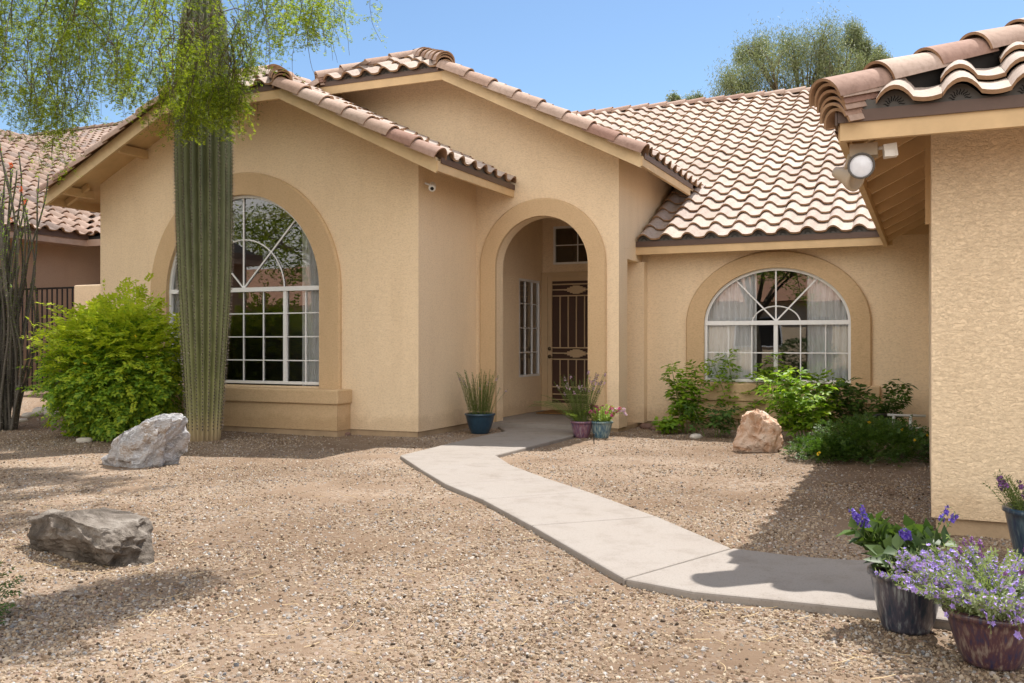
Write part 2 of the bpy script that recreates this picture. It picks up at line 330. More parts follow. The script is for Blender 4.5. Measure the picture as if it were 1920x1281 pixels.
def leafmesh(name, P, D, Nn, ln, wd, mats, parent=None, fold=.18, mi=None):
    """rhombic folded leaves: P base points, D directions, Nn normals, ln/wd sizes (arrays)"""
    P = np.asarray(P, float); D = np.asarray(D, float); Nn = np.asarray(Nn, float); n = len(P)
    D /= np.linalg.norm(D, axis=1, keepdims=True) + 1e-9
    Sd = np.cross(D, Nn); Sd /= np.linalg.norm(Sd, axis=1, keepdims=True) + 1e-9
    U = np.cross(Sd, D)
    ln = np.broadcast_to(np.asarray(ln, float), (n,))[:, None]; wd = np.broadcast_to(np.asarray(wd, float), (n,))[:, None]
    V = np.empty((n, 4, 3)); V[:, 0] = P; V[:, 1] = P + D * ln * .45 + Sd * wd * .5 + U * wd * fold
    V[:, 2] = P + D * ln; V[:, 3] = P + D * ln * .45 - Sd * wd * .5 + U * wd * fold
    me = bpy.data.meshes.new(name); me.vertices.add(4 * n); me.vertices.foreach_set('co', V.ravel())
    base = np.arange(n)[:, None] * 4
    tri = np.concatenate([base + np.array([[0, 1, 2]]), base + np.array([[0, 2, 3]])], 1).reshape(-1)
    me.loops.add(6 * n); me.loops.foreach_set('vertex_index', tri.astype(np.int32))
    me.polygons.add(2 * n); me.polygons.foreach_set('loop_start', np.arange(2 * n, dtype=np.int32) * 3)
    me.polygons.foreach_set('loop_total', np.full(2 * n, 3, np.int32))
    if not isinstance(mats, (list, tuple)): mats = [mats]
    for m in mats: me.materials.append(M[m])
    if mi is not None: me.polygons.foreach_set('material_index', np.repeat(np.asarray(mi, np.int32), 2))
    me.update(calc_edges=True); me.validate()
    o = bpy.data.objects.new(name, me); COL.objects.link(o)
    if parent is not None: attach(o, parent)
    return o
def rdir(n):
    v = rng.normal(size=(n, 3)); return v / np.linalg.norm(v, axis=1, keepdims=True)

def pxd(px): u = (px - 960) / F0; return -SN + CS * u, CS + SN * u
def gnd(px, py, z=0.0):   # layout table of ground spots read off the photograph's survey
    zc = (HC - z) * F0 / (py - 640.5); a, b = pxd(px); return a * zc, b * zc

# ------------------------------------------------------------------ terrain height
def sst(a, b, x): t = min(1, max(0, (x - a) / (b - a))); return t * t * (3 - 2 * t)
def gz(x, y):
    return .30 * sst(8.3, 10.6, y) * sst(-9.6, -11.6, x)

# ------------------------------------------------------------------ roof tiles
def tiles(mb, org, ux, up, nn, width, height, tw=.30, ex=.36, keep=None, jig=.006, seg=10, hscale=1.0):
    """S tiles laid on a plane. mats 0 top, 1 butt"""
    org = Vector(org); ux = Vector(ux).normalized(); up = Vector(up).normalized(); nn = Vector(nn).normalized()
    prof = []
    for i in range(seg + 1):
        t = i / seg
        z = .062 * max(0, sin(PI * min(1, t / .56))) ** .75 if t < .56 else -.010 * sin(PI * (t - .56) / .44)
        prof.append((t * (tw + .004), z * hscale + .014))
    rows = int(height / ex + .5); cols = int(width / tw + .5)
    for r in range(rows):
        s0 = r * ex - .03
        L = ex + .05
        for c in range(cols):
            cx = (c + .5) * tw; cy = r * ex + .5 * ex
            if keep and not keep(org + ux * cx + up * cy): continue
            j = [random.uniform(-jig, jig) for _ in range(4)]
            o0 = org + ux * (c * tw + j[0]) + up * (s0 + j[1]); lift = .040; th = .024
            lo = [o0 + ux * x + nn * (z + lift + j[2] * .5) for x, z in prof]
            hi = [o0 + ux * (x + j[3]) + up * L + nn * (z) for x, z in prof]
            n = len(prof)
            mb.add(lo + hi, [(i, i + 1, n + i + 1, n + i) for i in range(n - 1)], 0, True)
            lb = [p - nn * th + up * .003 for p in lo]
            mb.add(lo + lb, [(i + 1, i, n + i, n + i + 1) for i in range(n - 1)], 1, False)
            lb2 = [p + up * .2 for p in lb]
            mb.add(lb + lb2, [(i + 1, i, n + i, n + i + 1) for i in range(n - 1)], 1, False)
def barrels(mb, p0, p1, rad=.105, seg=.38, up=(0, 0, 1), lip=.016, arc=PI, n=12, first=0):
    """overlapping half-round caps from the low end p0 to the high end p1"""
    p0 = Vector(p0); p1 = Vector(p1); d = (p1 - p0); Ltot = d.length; d.normalize()
    side = d.cross(Vector(up)).normalized(); w = side.cross(d).normalized(); k = max(1, round(Ltot / seg)); sg = Ltot / k
    for i in range(k):
        jr = random.uniform(-.004, .004); js = side * random.uniform(-.006, .006)
        a = p0 + d * (i * sg - .025) + w * .022 + js; b = p0 + d * (i * sg + sg + .05) + js
        ring = []
        for (c, r) in ((a, rad + .008 + jr), (b, rad - .010)):
            for q in (0, lip):
                ring.append([c + side * (cos(PI / 2 + (t / n - .5) * arc) * (r - q)) + w * (sin(PI / 2 + (t / n - .5) * arc) * (r - q)) for t in range(n + 1)])
        m = n + 1; o = ring[0]; oi = ring[1]; h = ring[2]
        mb.add(o + h, [(t, t + 1, m + t + 1, m + t) for t in range(n)], 0, True)
        mb.add(o + oi, [(t, t + 1, m + t + 1, m + t) for t in range(n)], 1, False)
        hi = ring[3]
        mb.add(oi + hi, [(t, t + 1, m + t + 1, m + t) for t in range(n)], 1, True)
        mb.add([o[0], oi[0], hi[0], h[0]], [(0, 1, 2, 3)], 1); mb.add([o[-1], oi[-1], hi[-1], h[-1]], [(0, 1, 2, 3)], 1)
def capstack(mb, p0, d, k=5, rad=.115, length=.42, step=.036, tilt=0):
    """decorative stack of half-round pieces under the lowest cap"""
    d = Vector(d).normalized()
    for i in range(k):
        p = Vector(p0) - Vector((0, 0, step * (i + .6))) + d * (.012 * i) + Vector((random.uniform(-.006, .006), random.uniform(-.006, .006), 0))
        barrels(mb, p, p + d * (length), rad - .004 * i, length, arc=PI * .92)
def sunburst(mb, c, ux, nrm, s=1.0):
    """cut-out sun rays on a bird stop"""
    c = Vector(c); ux = Vector(ux).normalized(); nrm = Vector(nrm).normalized(); uz = Vector((0, 0, 1))
    for k in range(9):
        a = PI * (k + .5) / 9; dr = ux * cos(a) + uz * sin(a); pr = ux * -sin(a) + uz * cos(a)
        pts = []; m = 6
        for i in range(m + 1):
            t = i / m; rr = (.020 + .030 * t) * s; wv = .0035 * sin(t * 2 * PI) * s; wd = .0032 * (1 - .75 * abs(t - .4)) * s * (.3 if i in (0, m) else 1)
            pts.append((rr, wv, wd))
        vs = [c + nrm * .003 + dr * r + pr * (w + q) for r, w, q in pts] + [c + nrm * .003 + dr * r + pr * (w - q) for r, w, q in pts]
        mb.add(vs, [(i, i + 1, m + 1 + i + 1, m + 1 + i) for i in range(m)], 0)

# ------------------------------------------------------------------ walls
def wall_x(mb, x0, x1, y, z0, ztop, holes=(), n=60, mi=0, depth=.09, inward=1, rmi=0):
    """wall in plane Y=y; ztop(x); holes = (xa, xb, zb(x), zt(x)); reveals go to y+depth"""
    xs = set(np.linspace(x0, x1, 3).tolist())
    for h in holes:
        for k in range(n + 1): xs.add(h[0] + (h[1] - h[0]) * (1 - cos(PI * k / n)) / 2)
    bx = set([x0, x1]); 
    for h in holes: bx.add(h[0]); bx.add(h[1])
    for q in getattr(ztop, 'knots', []):
        if x0 < q < x1: xs.add(q)
    xs = sorted(x for x in xs if x0 - 1e-9 <= x <= x1 + 1e-9)
    z0f = z0 if callable(z0) else (lambda x: z0)
    for a, b in zip(xs[:-1], xs[1:]):
        if b - a < 1e-6: continue
        mid = (a + b) / 2; hole = None
        for h in holes:
            if h[0] - 1e-9 < mid < h[1] + 1e-9: hole = h
        if hole is None:
            mb.quad((a, y, z0f(mid)), (b, y, z0f(mid)), (b, y, ztop(b)), (a, y, ztop(a)), mi)
        else:
            zb, zt = hole[2], hole[3]
            if zb > z0f(mid) + 1e-4: mb.quad((a, y, z0f(mid)), (b, y, z0f(mid)), (b, y, zb), (a, y, zb), mi)
            mb.quad((a, y, zt(a)), (b, y, zt(b)), (b, y, ztop(b)), (a, y, ztop(a)), mi)
            mb.quad((a, y, zt(a)), (a, y + depth, zt(a)), (b, y + depth, zt(b)), (b, y, zt(b)), rmi)
            if zb > z0f(mid) + 1e-4: mb.quad((a, y, zb), (b, y, zb), (b, y + depth, zb), (a, y + depth, zb), rmi)
    for h in holes:
        for x in (h[0], h[1]):
            if h[3](x) - h[2] > 1e-4: mb.quad((x, y, h[2]), (x, y + depth, h[2]), (x, y + depth, h[3](x)), (x, y, h[3](x)), rmi)
def arch(xc, rx, zs, rz): return lambda x: zs + rz * math.sqrt(max(0, 1 - ((x - xc) / rx) ** 2))
def archtrim(mb, xc, y, rxi, rzi, rxo, rzo, zs, zb, proud=.05, n=48, mi=0, back=.0):
    """proud band round an arched opening"""
    inn = [(xc - rxi, zb)] + [(xc - rxi * cos(PI * k / n), zs + rzi * sin(PI * k / n)) for k in range(n + 1)] + [(xc + rxi, zb)]
    out = [(xc - rxo, zb)] + [(xc - rxo * cos(PI * k / n), zs + rzo * sin(PI * k / n)) for k in range(n + 1)] + [(xc + rxo, zb)]
    b = .02
    for k in range(len(inn) - 1):
        (ax, az), (bx, bz) = inn[k], inn[k + 1]; (cx, cz), (dx, dz) = out[k], out[k + 1]
        def sh(p, q, t): return (p[0] + (q[0] - p[0]) * t, p[1] + (q[1] - p[1]) * t)
        c2, d2 = sh(out[k], inn[k], .07), sh(out[k + 1], inn[k + 1], .07)
        mb.quad((ax, y - proud, az), (bx, y - proud, bz), (d2[0], y - proud, d2[1]), (c2[0], y - proud, c2[1]), mi)
        mb.quad((c2[0], y - proud, c2[1]), (d2[0], y - proud, d2[1]), (dx, y - proud + b, dz), (cx, y - proud + b, cz), mi)
        mb.quad((cx, y - proud + b, cz), (dx, y - proud + b, dz), (dx, y + .001, dz), (cx, y + .001, cz), mi)
        mb.quad((ax, y + back, az), (bx, y + back, bz), (bx, y - proud, bz), (ax, y - proud, az), mi)
    return mb

# =================================================================== THE HOUSE
HOUSE = thing('house', 'tan stucco house with clay tile roofs, arched windows and an arched entry', 'house', (-4, 12, 0))
# --- wing
WY, WX0, WX1 = 9.6, -10.6, -5.48
WC, WH, WE, WP = -8.0, 3.03, 3.18, .49; WF = 9.10; WCL = .92
def wdeck(x): return WE + WP * (WH - abs(x - WC))
# --- tower
TY, TX1 = 11.15, -3.50
TC, THF, TE, TP = -6.68, 3.58, 3.37, .505; TF = 10.70; TCL = .95
def tdeck(x): return TE + TP * (THF - abs(x - TC))
# --- main roof
MY, ME, MP, MR = 11.93, 2.45, .49, 19.25
def mdeck(y): return ME + MP * (y - MY)
# --- garage
GX, GY, GEX, GEY = .03, 6.04, -.42, 5.55

def knot(f, ks): f.knots = ks; return f
wk = WCL - (WY - WF)
wtop = knot(lambda x: min(wdeck(x), WE + WP * (WH - wk)) - .04, [WC, WC - wk, WC + wk])
tk = TCL - (TY - TF)
ttop = knot(lambda x: min(tdeck(x), TE + TP * (THF - tk)) - .04, [TC, TC - tk, TC + tk])

# wing walls
wXc, wR = -8.10, 1.24
mb = MB()
za = arch(wXc, wR, 1.80, 1.235)
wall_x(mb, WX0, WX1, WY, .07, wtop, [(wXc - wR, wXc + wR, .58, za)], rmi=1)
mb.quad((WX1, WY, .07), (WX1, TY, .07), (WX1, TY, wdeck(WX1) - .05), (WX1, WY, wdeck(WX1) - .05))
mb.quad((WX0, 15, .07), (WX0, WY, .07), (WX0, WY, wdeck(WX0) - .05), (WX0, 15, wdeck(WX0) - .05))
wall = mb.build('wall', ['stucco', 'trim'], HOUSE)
mb = MB(); archtrim(mb, wXc, WY, wR, 1.235, wR + .30, 1.235 + .29, 1.80, .55, .05); mb.build('window_surround', 'trim', HOUSE)
mb = MB(); mb.box(wXc - 1.70, wXc + 1.70, WY - .32, WY - .001, .385, .56); o = mb.build('window_ledge', 'trim', HOUSE)
bv = o.modifiers.new('b', 'BEVEL'); bv.width = .018; bv.segments = 3
mb = MB(); mb.box(wXc - 1.67, wXc + 1.67, WY - .285, WY - .002, .07, .383); o = mb.build('wall', 'trim', HOUSE)
mb = MB(); mb.mark(); mb.box(wXc - 1.66, wXc + 1.66, WY - .27, WY + .05, -.2, .068)
mb.mark(); mb.box(WX0 + .02, WX1 - .02, WY + .015, WY + .2, -.2, .069); mb.mark(); mb.box(WX1 - .2, WX1 - .02, WY + .2, TY + .3, -.2, .069)
mb.mark(); mb.box(TX1 - .5, TX1 - .02, TY + .02, TY + .2, -.2, .055); mb.mark(); mb.box(TX1 - .25, TX1 - .021, TY + .2, 12.3, -.2, .055)
mb.mark(); mb.box(WX1 - .02, -5.2, TY + .02, TY + .18, -.2, .054)
mb.mark(); mb.box(TX1 - .02, GX + .1, 12.22, 12.4, -.2, .069); mb.mark(); mb.box(GX + .025, GX + .2, GY + .025, 12.3, -.2, .1); mb.mark(); mb.box(GX + .2, 7, GY + .025, GY + .2, -.2, .1)
mb.build_each('foundation', 'found', HOUSE)

# tower walls
eX, eR = -4.535, .645
mb = MB()
ea = arch(eX, eR, 2.115, .645)
z0f = lambda x: 2.95 if x < -5.485 else .055
wall_x(mb, -9.9, TX1, TY, z0f, knot(ttop, [TC, TC - tk, TC + tk, -5.485]), [(eX - eR, eX + eR, .055, ea)], depth=.2, rmi=0)
wall_x(mb, -5.40, -3.75, TY + .2, .055, lambda x: 3.1, [(eX - eR, eX + eR, .055, ea)], depth=.001)
# right side: full height pier, then recess below 2.2
mb.quad((TX1, TY, .055), (TX1, TY + .36, .055), (TX1, TY + .36, tdeck(TX1) - .05), (TX1, TY, tdeck(TX1) - .05))
mb.quad((TX1, TY + .36, 2.2), (TX1, 14.5, 2.2), (TX1, 14.5, tdeck(TX1) - .05), (TX1, TY + .36, tdeck(TX1) - .05))
mb.quad((TX1, TY + .36, .055), (TX1 - .22, TY + .36, .055), (TX1 - .22, TY + .36, 2.2), (TX1, TY + .36, 2.2))
mb.quad((TX1 - .22, TY + .36, .055), (TX1 - .22, 12.2, .055), (TX1 - .22, 12.2, 2.2), (TX1 - .22, TY + .36, 2.2))
mb.quad((TX1 - .22, TY + .36, 2.2), (TX1 - .22, 12.2, 2.2), (TX1, 12.2, 2.2), (TX1, TY + .36, 2.2))
mb.box(TX1 - .20, TX1 + .07, 12.04, 12.198, .055, 2.2)
# alcove
AX0, AX1, AY = -5.40, -3.75, 13.30
swz = (.62, 2.06); swy = (12.40, 13.19)
def yq(y0, y1, z0, z1, x=AX0): mb.quad((x, y0, z0), (x, y1, z0), (x, y1, z1), (x, y0, z1))
yq(TY + .201, swy[0], .055, 3.1); yq(swy[1], AY, .055, 3.1); yq(swy[0], swy[1], .055, swz[0]); yq(swy[0], swy[1], swz[1], 3.1)
for (a, b, c, d) in ((swy[0], swy[0], swz[0], swz[1]), (swy[1], swy[1], swz[0], swz[1])): mb.quad((AX0, a, c), (AX0 - .06, a, c), (AX0 - .06, a, d), (AX0, a, d))
for z in swz: mb.quad((AX0, swy[0], z), (AX0 - .06, swy[0], z), (AX0 - .06, swy[1], z), (AX0, swy[1], z))
yq(TY + .201, AY, .055, 3.1, AX1)
dX0, dX1 = -5.30, -4.36
tw0, tw1, tz0, tz1 = -5.22, -4.44, 2.32, 2.90
wall_x(mb, AX0, AX1, AY, .055, lambda x: 3.1, [(tw0, tw1, tz0, lambda x: tz1)], n=2, depth=.07)
mb.quad((AX0, TY + .2, 3.1), (AX1, TY + .2, 3.1), (AX1, AY, 3.1), (AX0, AY, 3.1))
mb.build('wall', 'stucco', HOUSE)
mb = MB(); archtrim(mb, eX, TY, eR, .645, .875, .875, 2.115, .055, .055); mb.build('entry_surround', 'trim', HOUSE)
# window wall
rXc, rA, rB, rZ, rS = -1.75, .907, .71, 1.37, .61
mb = MB()
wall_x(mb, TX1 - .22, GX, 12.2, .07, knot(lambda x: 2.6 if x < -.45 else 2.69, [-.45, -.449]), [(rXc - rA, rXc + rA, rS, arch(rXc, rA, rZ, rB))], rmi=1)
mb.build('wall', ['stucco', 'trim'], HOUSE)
mb = MB(); archtrim(mb, rXc, 12.2, rA, rB, 1.145, .925, rZ, .58, .05); mb.build('window_surround', 'trim', HOUSE)
mb = MB(); mb.box(rXc - 1.245, rXc + 1.245, 12.2 - .14, 12.199, .375, .60); o = mb.build('window_ledge', 'trim', HOUSE)
bv = o.modifiers.new('b', 'BEVEL'); bv.width = .015; bv.segments = 3
mb = MB(); mb.box(rXc - 1.21, rXc + 1.21, 12.2 - .11, 12.198, .15, .373); mb.build('wall', 'trim', HOUSE)
# garage wall
mb = MB()
mb.quad((GX, GY, .10), (7, GY, .10), (7, GY, 2.66), (GX, GY, 2.66))
mb.quad((GX, 12.25, .10), (GX, GY, .10), (GX, GY, 2.66), (GX, 12.25, 2.66))
mb.quad((7, GY, .1), (7, 19, .1), (7, 19, 2.66), (7, GY, 2.66))
mb.quad((GX, GY, .1), (7, GY, .1), (7, GY + .03, .1), (GX, GY + .03, .1)); 
mb.build('wall', 'stucco', HOUSE)
mb = MB()  # service pipe along the corner
mb.box(GX - .035, GX - .004, GY + .55, GY + .58, 1.9, 2.52); mb.build('conduit', 'fascia', HOUSE)
# rooms
mb = MB()
def room(x0, x1, y0, y1, z0, z1, openside='y0'):
    mb.mark()
    f = {'y1': [(x0, y1, z0), (x1, y1, z0), (x1, y1, z1), (x0, y1, z1)], 'x0': [(x0, y0, z0), (x0, y1, z0), (x0, y1, z1), (x0, y0, z1)],
         'x1': [(x1, y0, z0), (x1, y1, z0), (x1, y1, z1), (x1, y0, z1)], 'z0': [(x0, y0, z0), (x1, y0, z0), (x1, y1, z0), (x0, y1, z0)],
         'z1': [(x0, y0, z1), (x1, y0, z1), (x1, y1, z1), (x0, y1, z1)]}
    for k, q in f.items():
        if k != openside: mb.quad(*q)
    if openside == 'x1': mb.quad((x0, y0, z0), (x1, y0, z0), (x1, y0, z1), (x0, y0, z1))
room(-10.4, -5.6, WY + .02, 12.1, .1, 3.08); room(-3.3, -.1, 12.22, 16, .1, 2.2)
room(-6.6, AX0 - .03, 12.25, 13.26, .2, 2.3, 'x1'); room(AX0 + .02, AX1 - .05, AY + .04, 14.6, 2.25, 2.98)
mb.build_each('room', 'room', HOUSE)

# ---------- windows
def fanwindow(name_label, xc, y, rx, rz, zs, zb, mull, munt_x, munt_z, inner, spokes, fw=.035):
    fr = MB(); yf = y + .035
    def v(x, z0, z1, w, d=.03): fr.box(x - w / 2, x + w / 2, yf - d / 2, yf + d / 2, z0, z1)
    def h(x0, x1, z, w, d=.03): fr.box(x0, x1, yf - d / 2 - .001, yf + d / 2 + .001, z - w / 2, z + w / 2)
    v(xc - rx + fw / 2, zb, zs, fw, .06); v(xc + rx - fw / 2, zb, zs, fw, .06); h(xc - rx, xc + rx, zb + fw / 2, fw, .062); h(xc - rx, xc + rx, zs + .01, .055, .066)
    n = 40
    for k in range(n):
        a0, a1 = PI * k / n, PI * (k + 1) / n
        P = [(xc - (rx - q) * cos(a), zs + (rz - q) * sin(a)) for q in (0, fw) for a in (a0, a1)]
        for yy in (yf - .03,): fr.quad((P[0][0], yy, P[0][1]), (P[1][0], yy, P[1][1]), (P[3][0], yy, P[3][1]), (P[2][0], yy, P[2][1]))
        fr.quad((P[2][0], yf - .03, P[2][1]), (P[3][0], yf - .03, P[3][1]), (P[3][0], yf + .03, P[3][1]), (P[2][0], yf + .03, P[2][1]))
    for x, w in mull: v(x, zb, zs, w, .05)
    for x in munt_x: v(x, zb, zs, .014, .012)
    for z in munt_z: h(xc - rx, xc + rx, z, .014, .011)
    v(xc, zs, zs + rz, .018, .013)
    for a in spokes:
        for sg in (-1, 1):
            p1 = (xc + sg * rx * .985 * cos(a), yf, zs + rz * .985 * sin(a)); fr.beam((xc, yf, zs + .03), p1, .012, .018)
    ir, iz = inner
    fr.tube([(xc + ir * cos(PI * k / 24), yf, zs + iz * sin(PI * k / 24)) for k in range(25)], .009, 4, smooth=False)
    F = fr.build('window', 'white', HOUSE); F['label'] = name_label
    g = MB()
    poly = [(xc - rx + .01, y + .045, zb + .01), (xc + rx - .01, y + .045, zb + .01)] + [(xc + (rx - .01) * cos(PI * k / 40), y + .045, zs + (rz - .01) * sin(PI * k / 40)) for k in range(41)]
    g.add(poly, [tuple(range(len(poly)))], 0); g.build('pane', 'glass', F)
    return F
fanwindow('large arched white window behind the cactus', wXc, WY, wR, 1.235, 1.80, .60, [(-8.77, .045), (-7.43, .045)],
          [-9.06, -8.43, -8.10, -7.78, -7.12], [.90, 1.20, 1.50], (.65, .66), [R(47)])
fanwindow('wide low arched white window above the leafy shrubs', rXc, 12.2, rA, rB, rZ, .62, [(rXc, .05)],
          [rXc + k * .302 for k in (-2, -1, 1, 2)], [.995], (.30, .22), [R(55)])
# transom and sidelight
fr = MB(); yy = AY + .02
for x in (tw0 + .015, tw1 - .015): fr.box(x - .016, x + .016, yy - .02, yy + .02, tz0, tz1)
for z in (tz0 + .015, tz1 - .015): fr.box(tw0, tw1, yy - .021, yy + .021, z - .016, z + .016)
fr.box((tw0 + tw1) / 2 - .008, (tw0 + tw1) / 2 + .008, yy - .01, yy + .01, tz0, tz1); fr.box(tw0, tw1, yy - .009, yy + .009, (tz0 + tz1) / 2 - .008, (tz0 + tz1) / 2 + .008)
F = fr.build('window', 'white', HOUSE); F['label'] = 'small four pane window above the front door'
g = MB(); g.quad((tw0, yy + .005, tz0), (tw1, yy + .005, tz0), (tw1, yy + .005, tz1), (tw0, yy + .005, tz1)); g.build('pane', 'glass', F)
fr = MB(); xx = AX0 - .02
for y in (swy[0] + .015, swy[1] - .015): fr.box(xx - .02, xx + .02, y - .016, y + .016, *swz)
for z in (swz[0] + .015, swz[1] - .015): fr.box(xx - .021, xx + .021, swy[0], swy[1], z - .016, z + .016)
fr.box(xx - .01, xx + .01, 12.66, 12.674, *swz); 
fr.box(xx - .01, xx + .01, 12.92, 12.934, *swz)
for k in (1, 2, 3): z = swz[0] + (swz[1] - swz[0]) * k / 4; fr.box(xx - .009, xx + .009, swy[0], swy[1], z - .007, z + .007)
F = fr.build('window', 'white', HOUSE); F['label'] = 'narrow tall window in the side wall of the entry'
g = MB(); g.quad((xx - .005, swy[0], swz[0]), (xx - .005, swy[1], swz[0]), (xx - .005, swy[1], swz[1]), (xx - .005, swy[0], swz[1])); g.build('pane', 'glass', F)

# ---------- door
zd0, zd1 = .075, 2.13
fm = MB()
fm.box(AX0 + .002, dX0, AY - .045, AY - .002, .06, 2.20); fm.box(dX1, dX1 + .10, AY - .045, AY - .002, .06, 2.20); fm.box(dX0, dX1, AY - .044, AY - .002, zd1 + .002, 2.20)
fm.build('door_frame', 'doorpaint', HOUSE)
dr = MB(); yd = AY - .035
dr.box(dX0 + .005, dX1 - .005, AY - .02, AY - .003, zd0, zd1)
DOOR = dr.build('door', 'doordark', HOUSE)
sc_ = MB(); w = .075
def db(x0, x1, z0, z1, t=0): sc_.box(x0, x1, yd - .015 - t, yd + .010 - t * .5, z0, z1)
db(dX0 + .006, dX0 + w, zd0, zd1); db(dX1 - w, dX1 - .006, zd0, zd1)
xi0, xi1 = dX0 + w, dX1 - w; xm = (xi0 + xi1) / 2
db(xi0, xi1, zd1 - .07, zd1, .001); db(xi0, xi1, zd0, zd0 + .13, .001)
def orn(zc_, wide=.11):
    for k, (hw, hh) in enumerate(((.19, .012), (.145, .03), (.10, .048), (.055, .062))):
        sc_.box(xm - hw, xm + hw, yd - .016 - k * .0012, yd + .008, zc_ - hh, zc_ + hh)
    for sx in (-1, 1):
        a, b = (xi0, xm - .17) if sx < 0 else (xm + .17, xi1)
        sc_.box(a, b, yd - .013, yd + .007, zc_ - .006, zc_ + .012)
        for k, (dxx, dz) in enumerate(((.19, .055), (.24, .035))):
            pass
for z in (zd1 - .205, .96): 
    orn(z)
    for zz in (z - .09, z + .085): db(xi0, xi1, zz - .009, zz + .009, .001)
db(xi0, xi1, .44, .458, .001); db(xi0, xi1, .33, .345, .001); db(xi0, xi1, .25, .262, .001)
nb = 6
for k in range(1, nb):
    x = xi0 + (xi1 - xi0) * k / nb
    sc_.box(x - .008, x + .008, yd - .012, yd + .006, 1.045, zd1 - .295); sc_.box(x - .008, x + .008, yd - .012, yd + .006, .458, .87)
sc_.build('security_grille', 'doorpaint', DOOR)
hd = MB()
for z in (1.03, .91): hd.lathe([(0, .0), (.028, 0), (.03, .006), (.022, .016), (0, .018)], (0, 0, 0), 18)
vv = []
for i, (x, y, z) in enumerate(hd.v): vv.append((dX0 + .038 + x, yd - .016 - z, (.91 if i >= len(hd.v) // 2 else 1.03) + y))
hd.v = vv; hd.cuts = [(len(hd.v) // 2, len(hd.f) // 2)]; hd.tube([(dX0 + .038, yd - .045, .91), (dX0 + .075, yd - .05, .905), (dX0 + .12, yd - .048, .89)], .008, 6)
hd.build_each('door_handle', 'brass', DOOR)[0].name = 'deadbolt'
mb = MB(); mb.box(-5.2, -4.3, AY - .75, AY - .12, .088, .105); tag(recenter(mb.build('doormat', 'mat'), (-4.75, AY - .45, .088)), 'brown coir doormat lying at the foot of the front door', 'doormat')

# ---------- roofs
def deckpoly(mb, pts, th=.045, mi=0):
    mb.prism(pts, (0, 0, -th), mi)
# main roof
mb = MB()
RX0, RX1 = TX1, 5.0
deckpoly(mb, [(RX0 + .02, MY, ME), (RX1, MY, ME), (RX1, MR, mdeck(MR)), (RX0 + .02, MR, mdeck(MR))])
deckpoly(mb, [(-9, 13.45, mdeck(13.45)), (RX0 + .02, 13.45, mdeck(13.45)), (RX0 + .02, MR, mdeck(MR)), (-9, MR, mdeck(MR))])
deckpoly(mb, [(RX1, MR, mdeck(MR)), (RX1, 25, 3.2), (-9, 25, 3.2), (-9, MR, mdeck(MR))][::-1])
# wing roof
cz = WE + WP * (WH - WCL); rz = WE + WP * WH
wl = WC - WH; wr = WC + WH
deckpoly(mb, [(wr, WF, WE), (wr, TY - .01, WE), (WC, TY - .01, rz), (WC, WF + WCL, rz), (WC + WCL, WF, cz)])
deckpoly(mb, [(wl, 15.2, WE), (wl, WF, WE), (WC - WCL, WF, cz), (WC, WF + WCL, rz), (WC, 15.2, rz)])
deckpoly(mb, [(WC - WCL, WF, cz), (WC + WCL, WF, cz), (WC, WF + WCL, rz)])
# tower roof
tcz = TE + TP * (THF - TCL); trz = TE + TP * THF; tl = TC - THF; tr = TC + THF
deckpoly(mb, [(tr, TF, TE), (tr, 15.0, TE), (TC, 18.2, trz), (TC, TF + TCL, trz), (TC + TCL, TF, tcz)])
deckpoly(mb, [(tl, 16, TE), (tl, TF, TE), (TC - TCL, TF, tcz), (TC, TF + TCL, trz), (TC, 18.2, trz)])
deckpoly(mb, [(TC - TCL, TF, tcz), (TC + TCL, TF, tcz), (TC, TF + TCL, trz)])
# garage roof (hip)
GE = ME - .028
def gdx(x): return GE + MP * (x - GEX)
def gdy(y): return GE + MP * (y - GEY)
GRH = 4.0
deckpoly(mb, [(GEX, GEY, GE), (8, GEY, GE), (8, GEY + GRH, gdy(GEY + GRH)), (GEX + GRH, GEY + GRH, gdy(GEY + GRH))])
deckpoly(mb, [(GEX, 12.28, GE), (GEX, GEY, GE), (GEX + GRH, GEY + GRH, gdx(GEX + GRH)), (GEX + GRH, 11.92 + GRH, gdx(GEX + GRH))])
ROOF = mb.build('roof', 'fascia', HOUSE)
tm = MB()
c26 = 1 / math.sqrt(1 + MP * MP); up = (0, c26, MP * c26); nn = (0, -MP * c26, c26)
def keep_main(p):
    x, y = p.x, p.y
    if x < RX0 - .0: return y > 13.55 and mdeck(y) > tdeck(x) - .15
    if x > GEX + .05 and y < 11.93 + (x - GEX) + .1: return False
    return y < MR
tiles(tm, (RX0 + .03, MY - .03, ME + .01), (1, 0, 0), up, nn, 8.4, (MR - MY) / c26, tw=.295, keep=keep_main)
tiles(tm, (RX0 + .03 - .295 * 14, MY - .03, ME + .01), (1, 0, 0), up, nn, .295 * 14, (MR - MY) / c26, tw=.295, keep=keep_main)
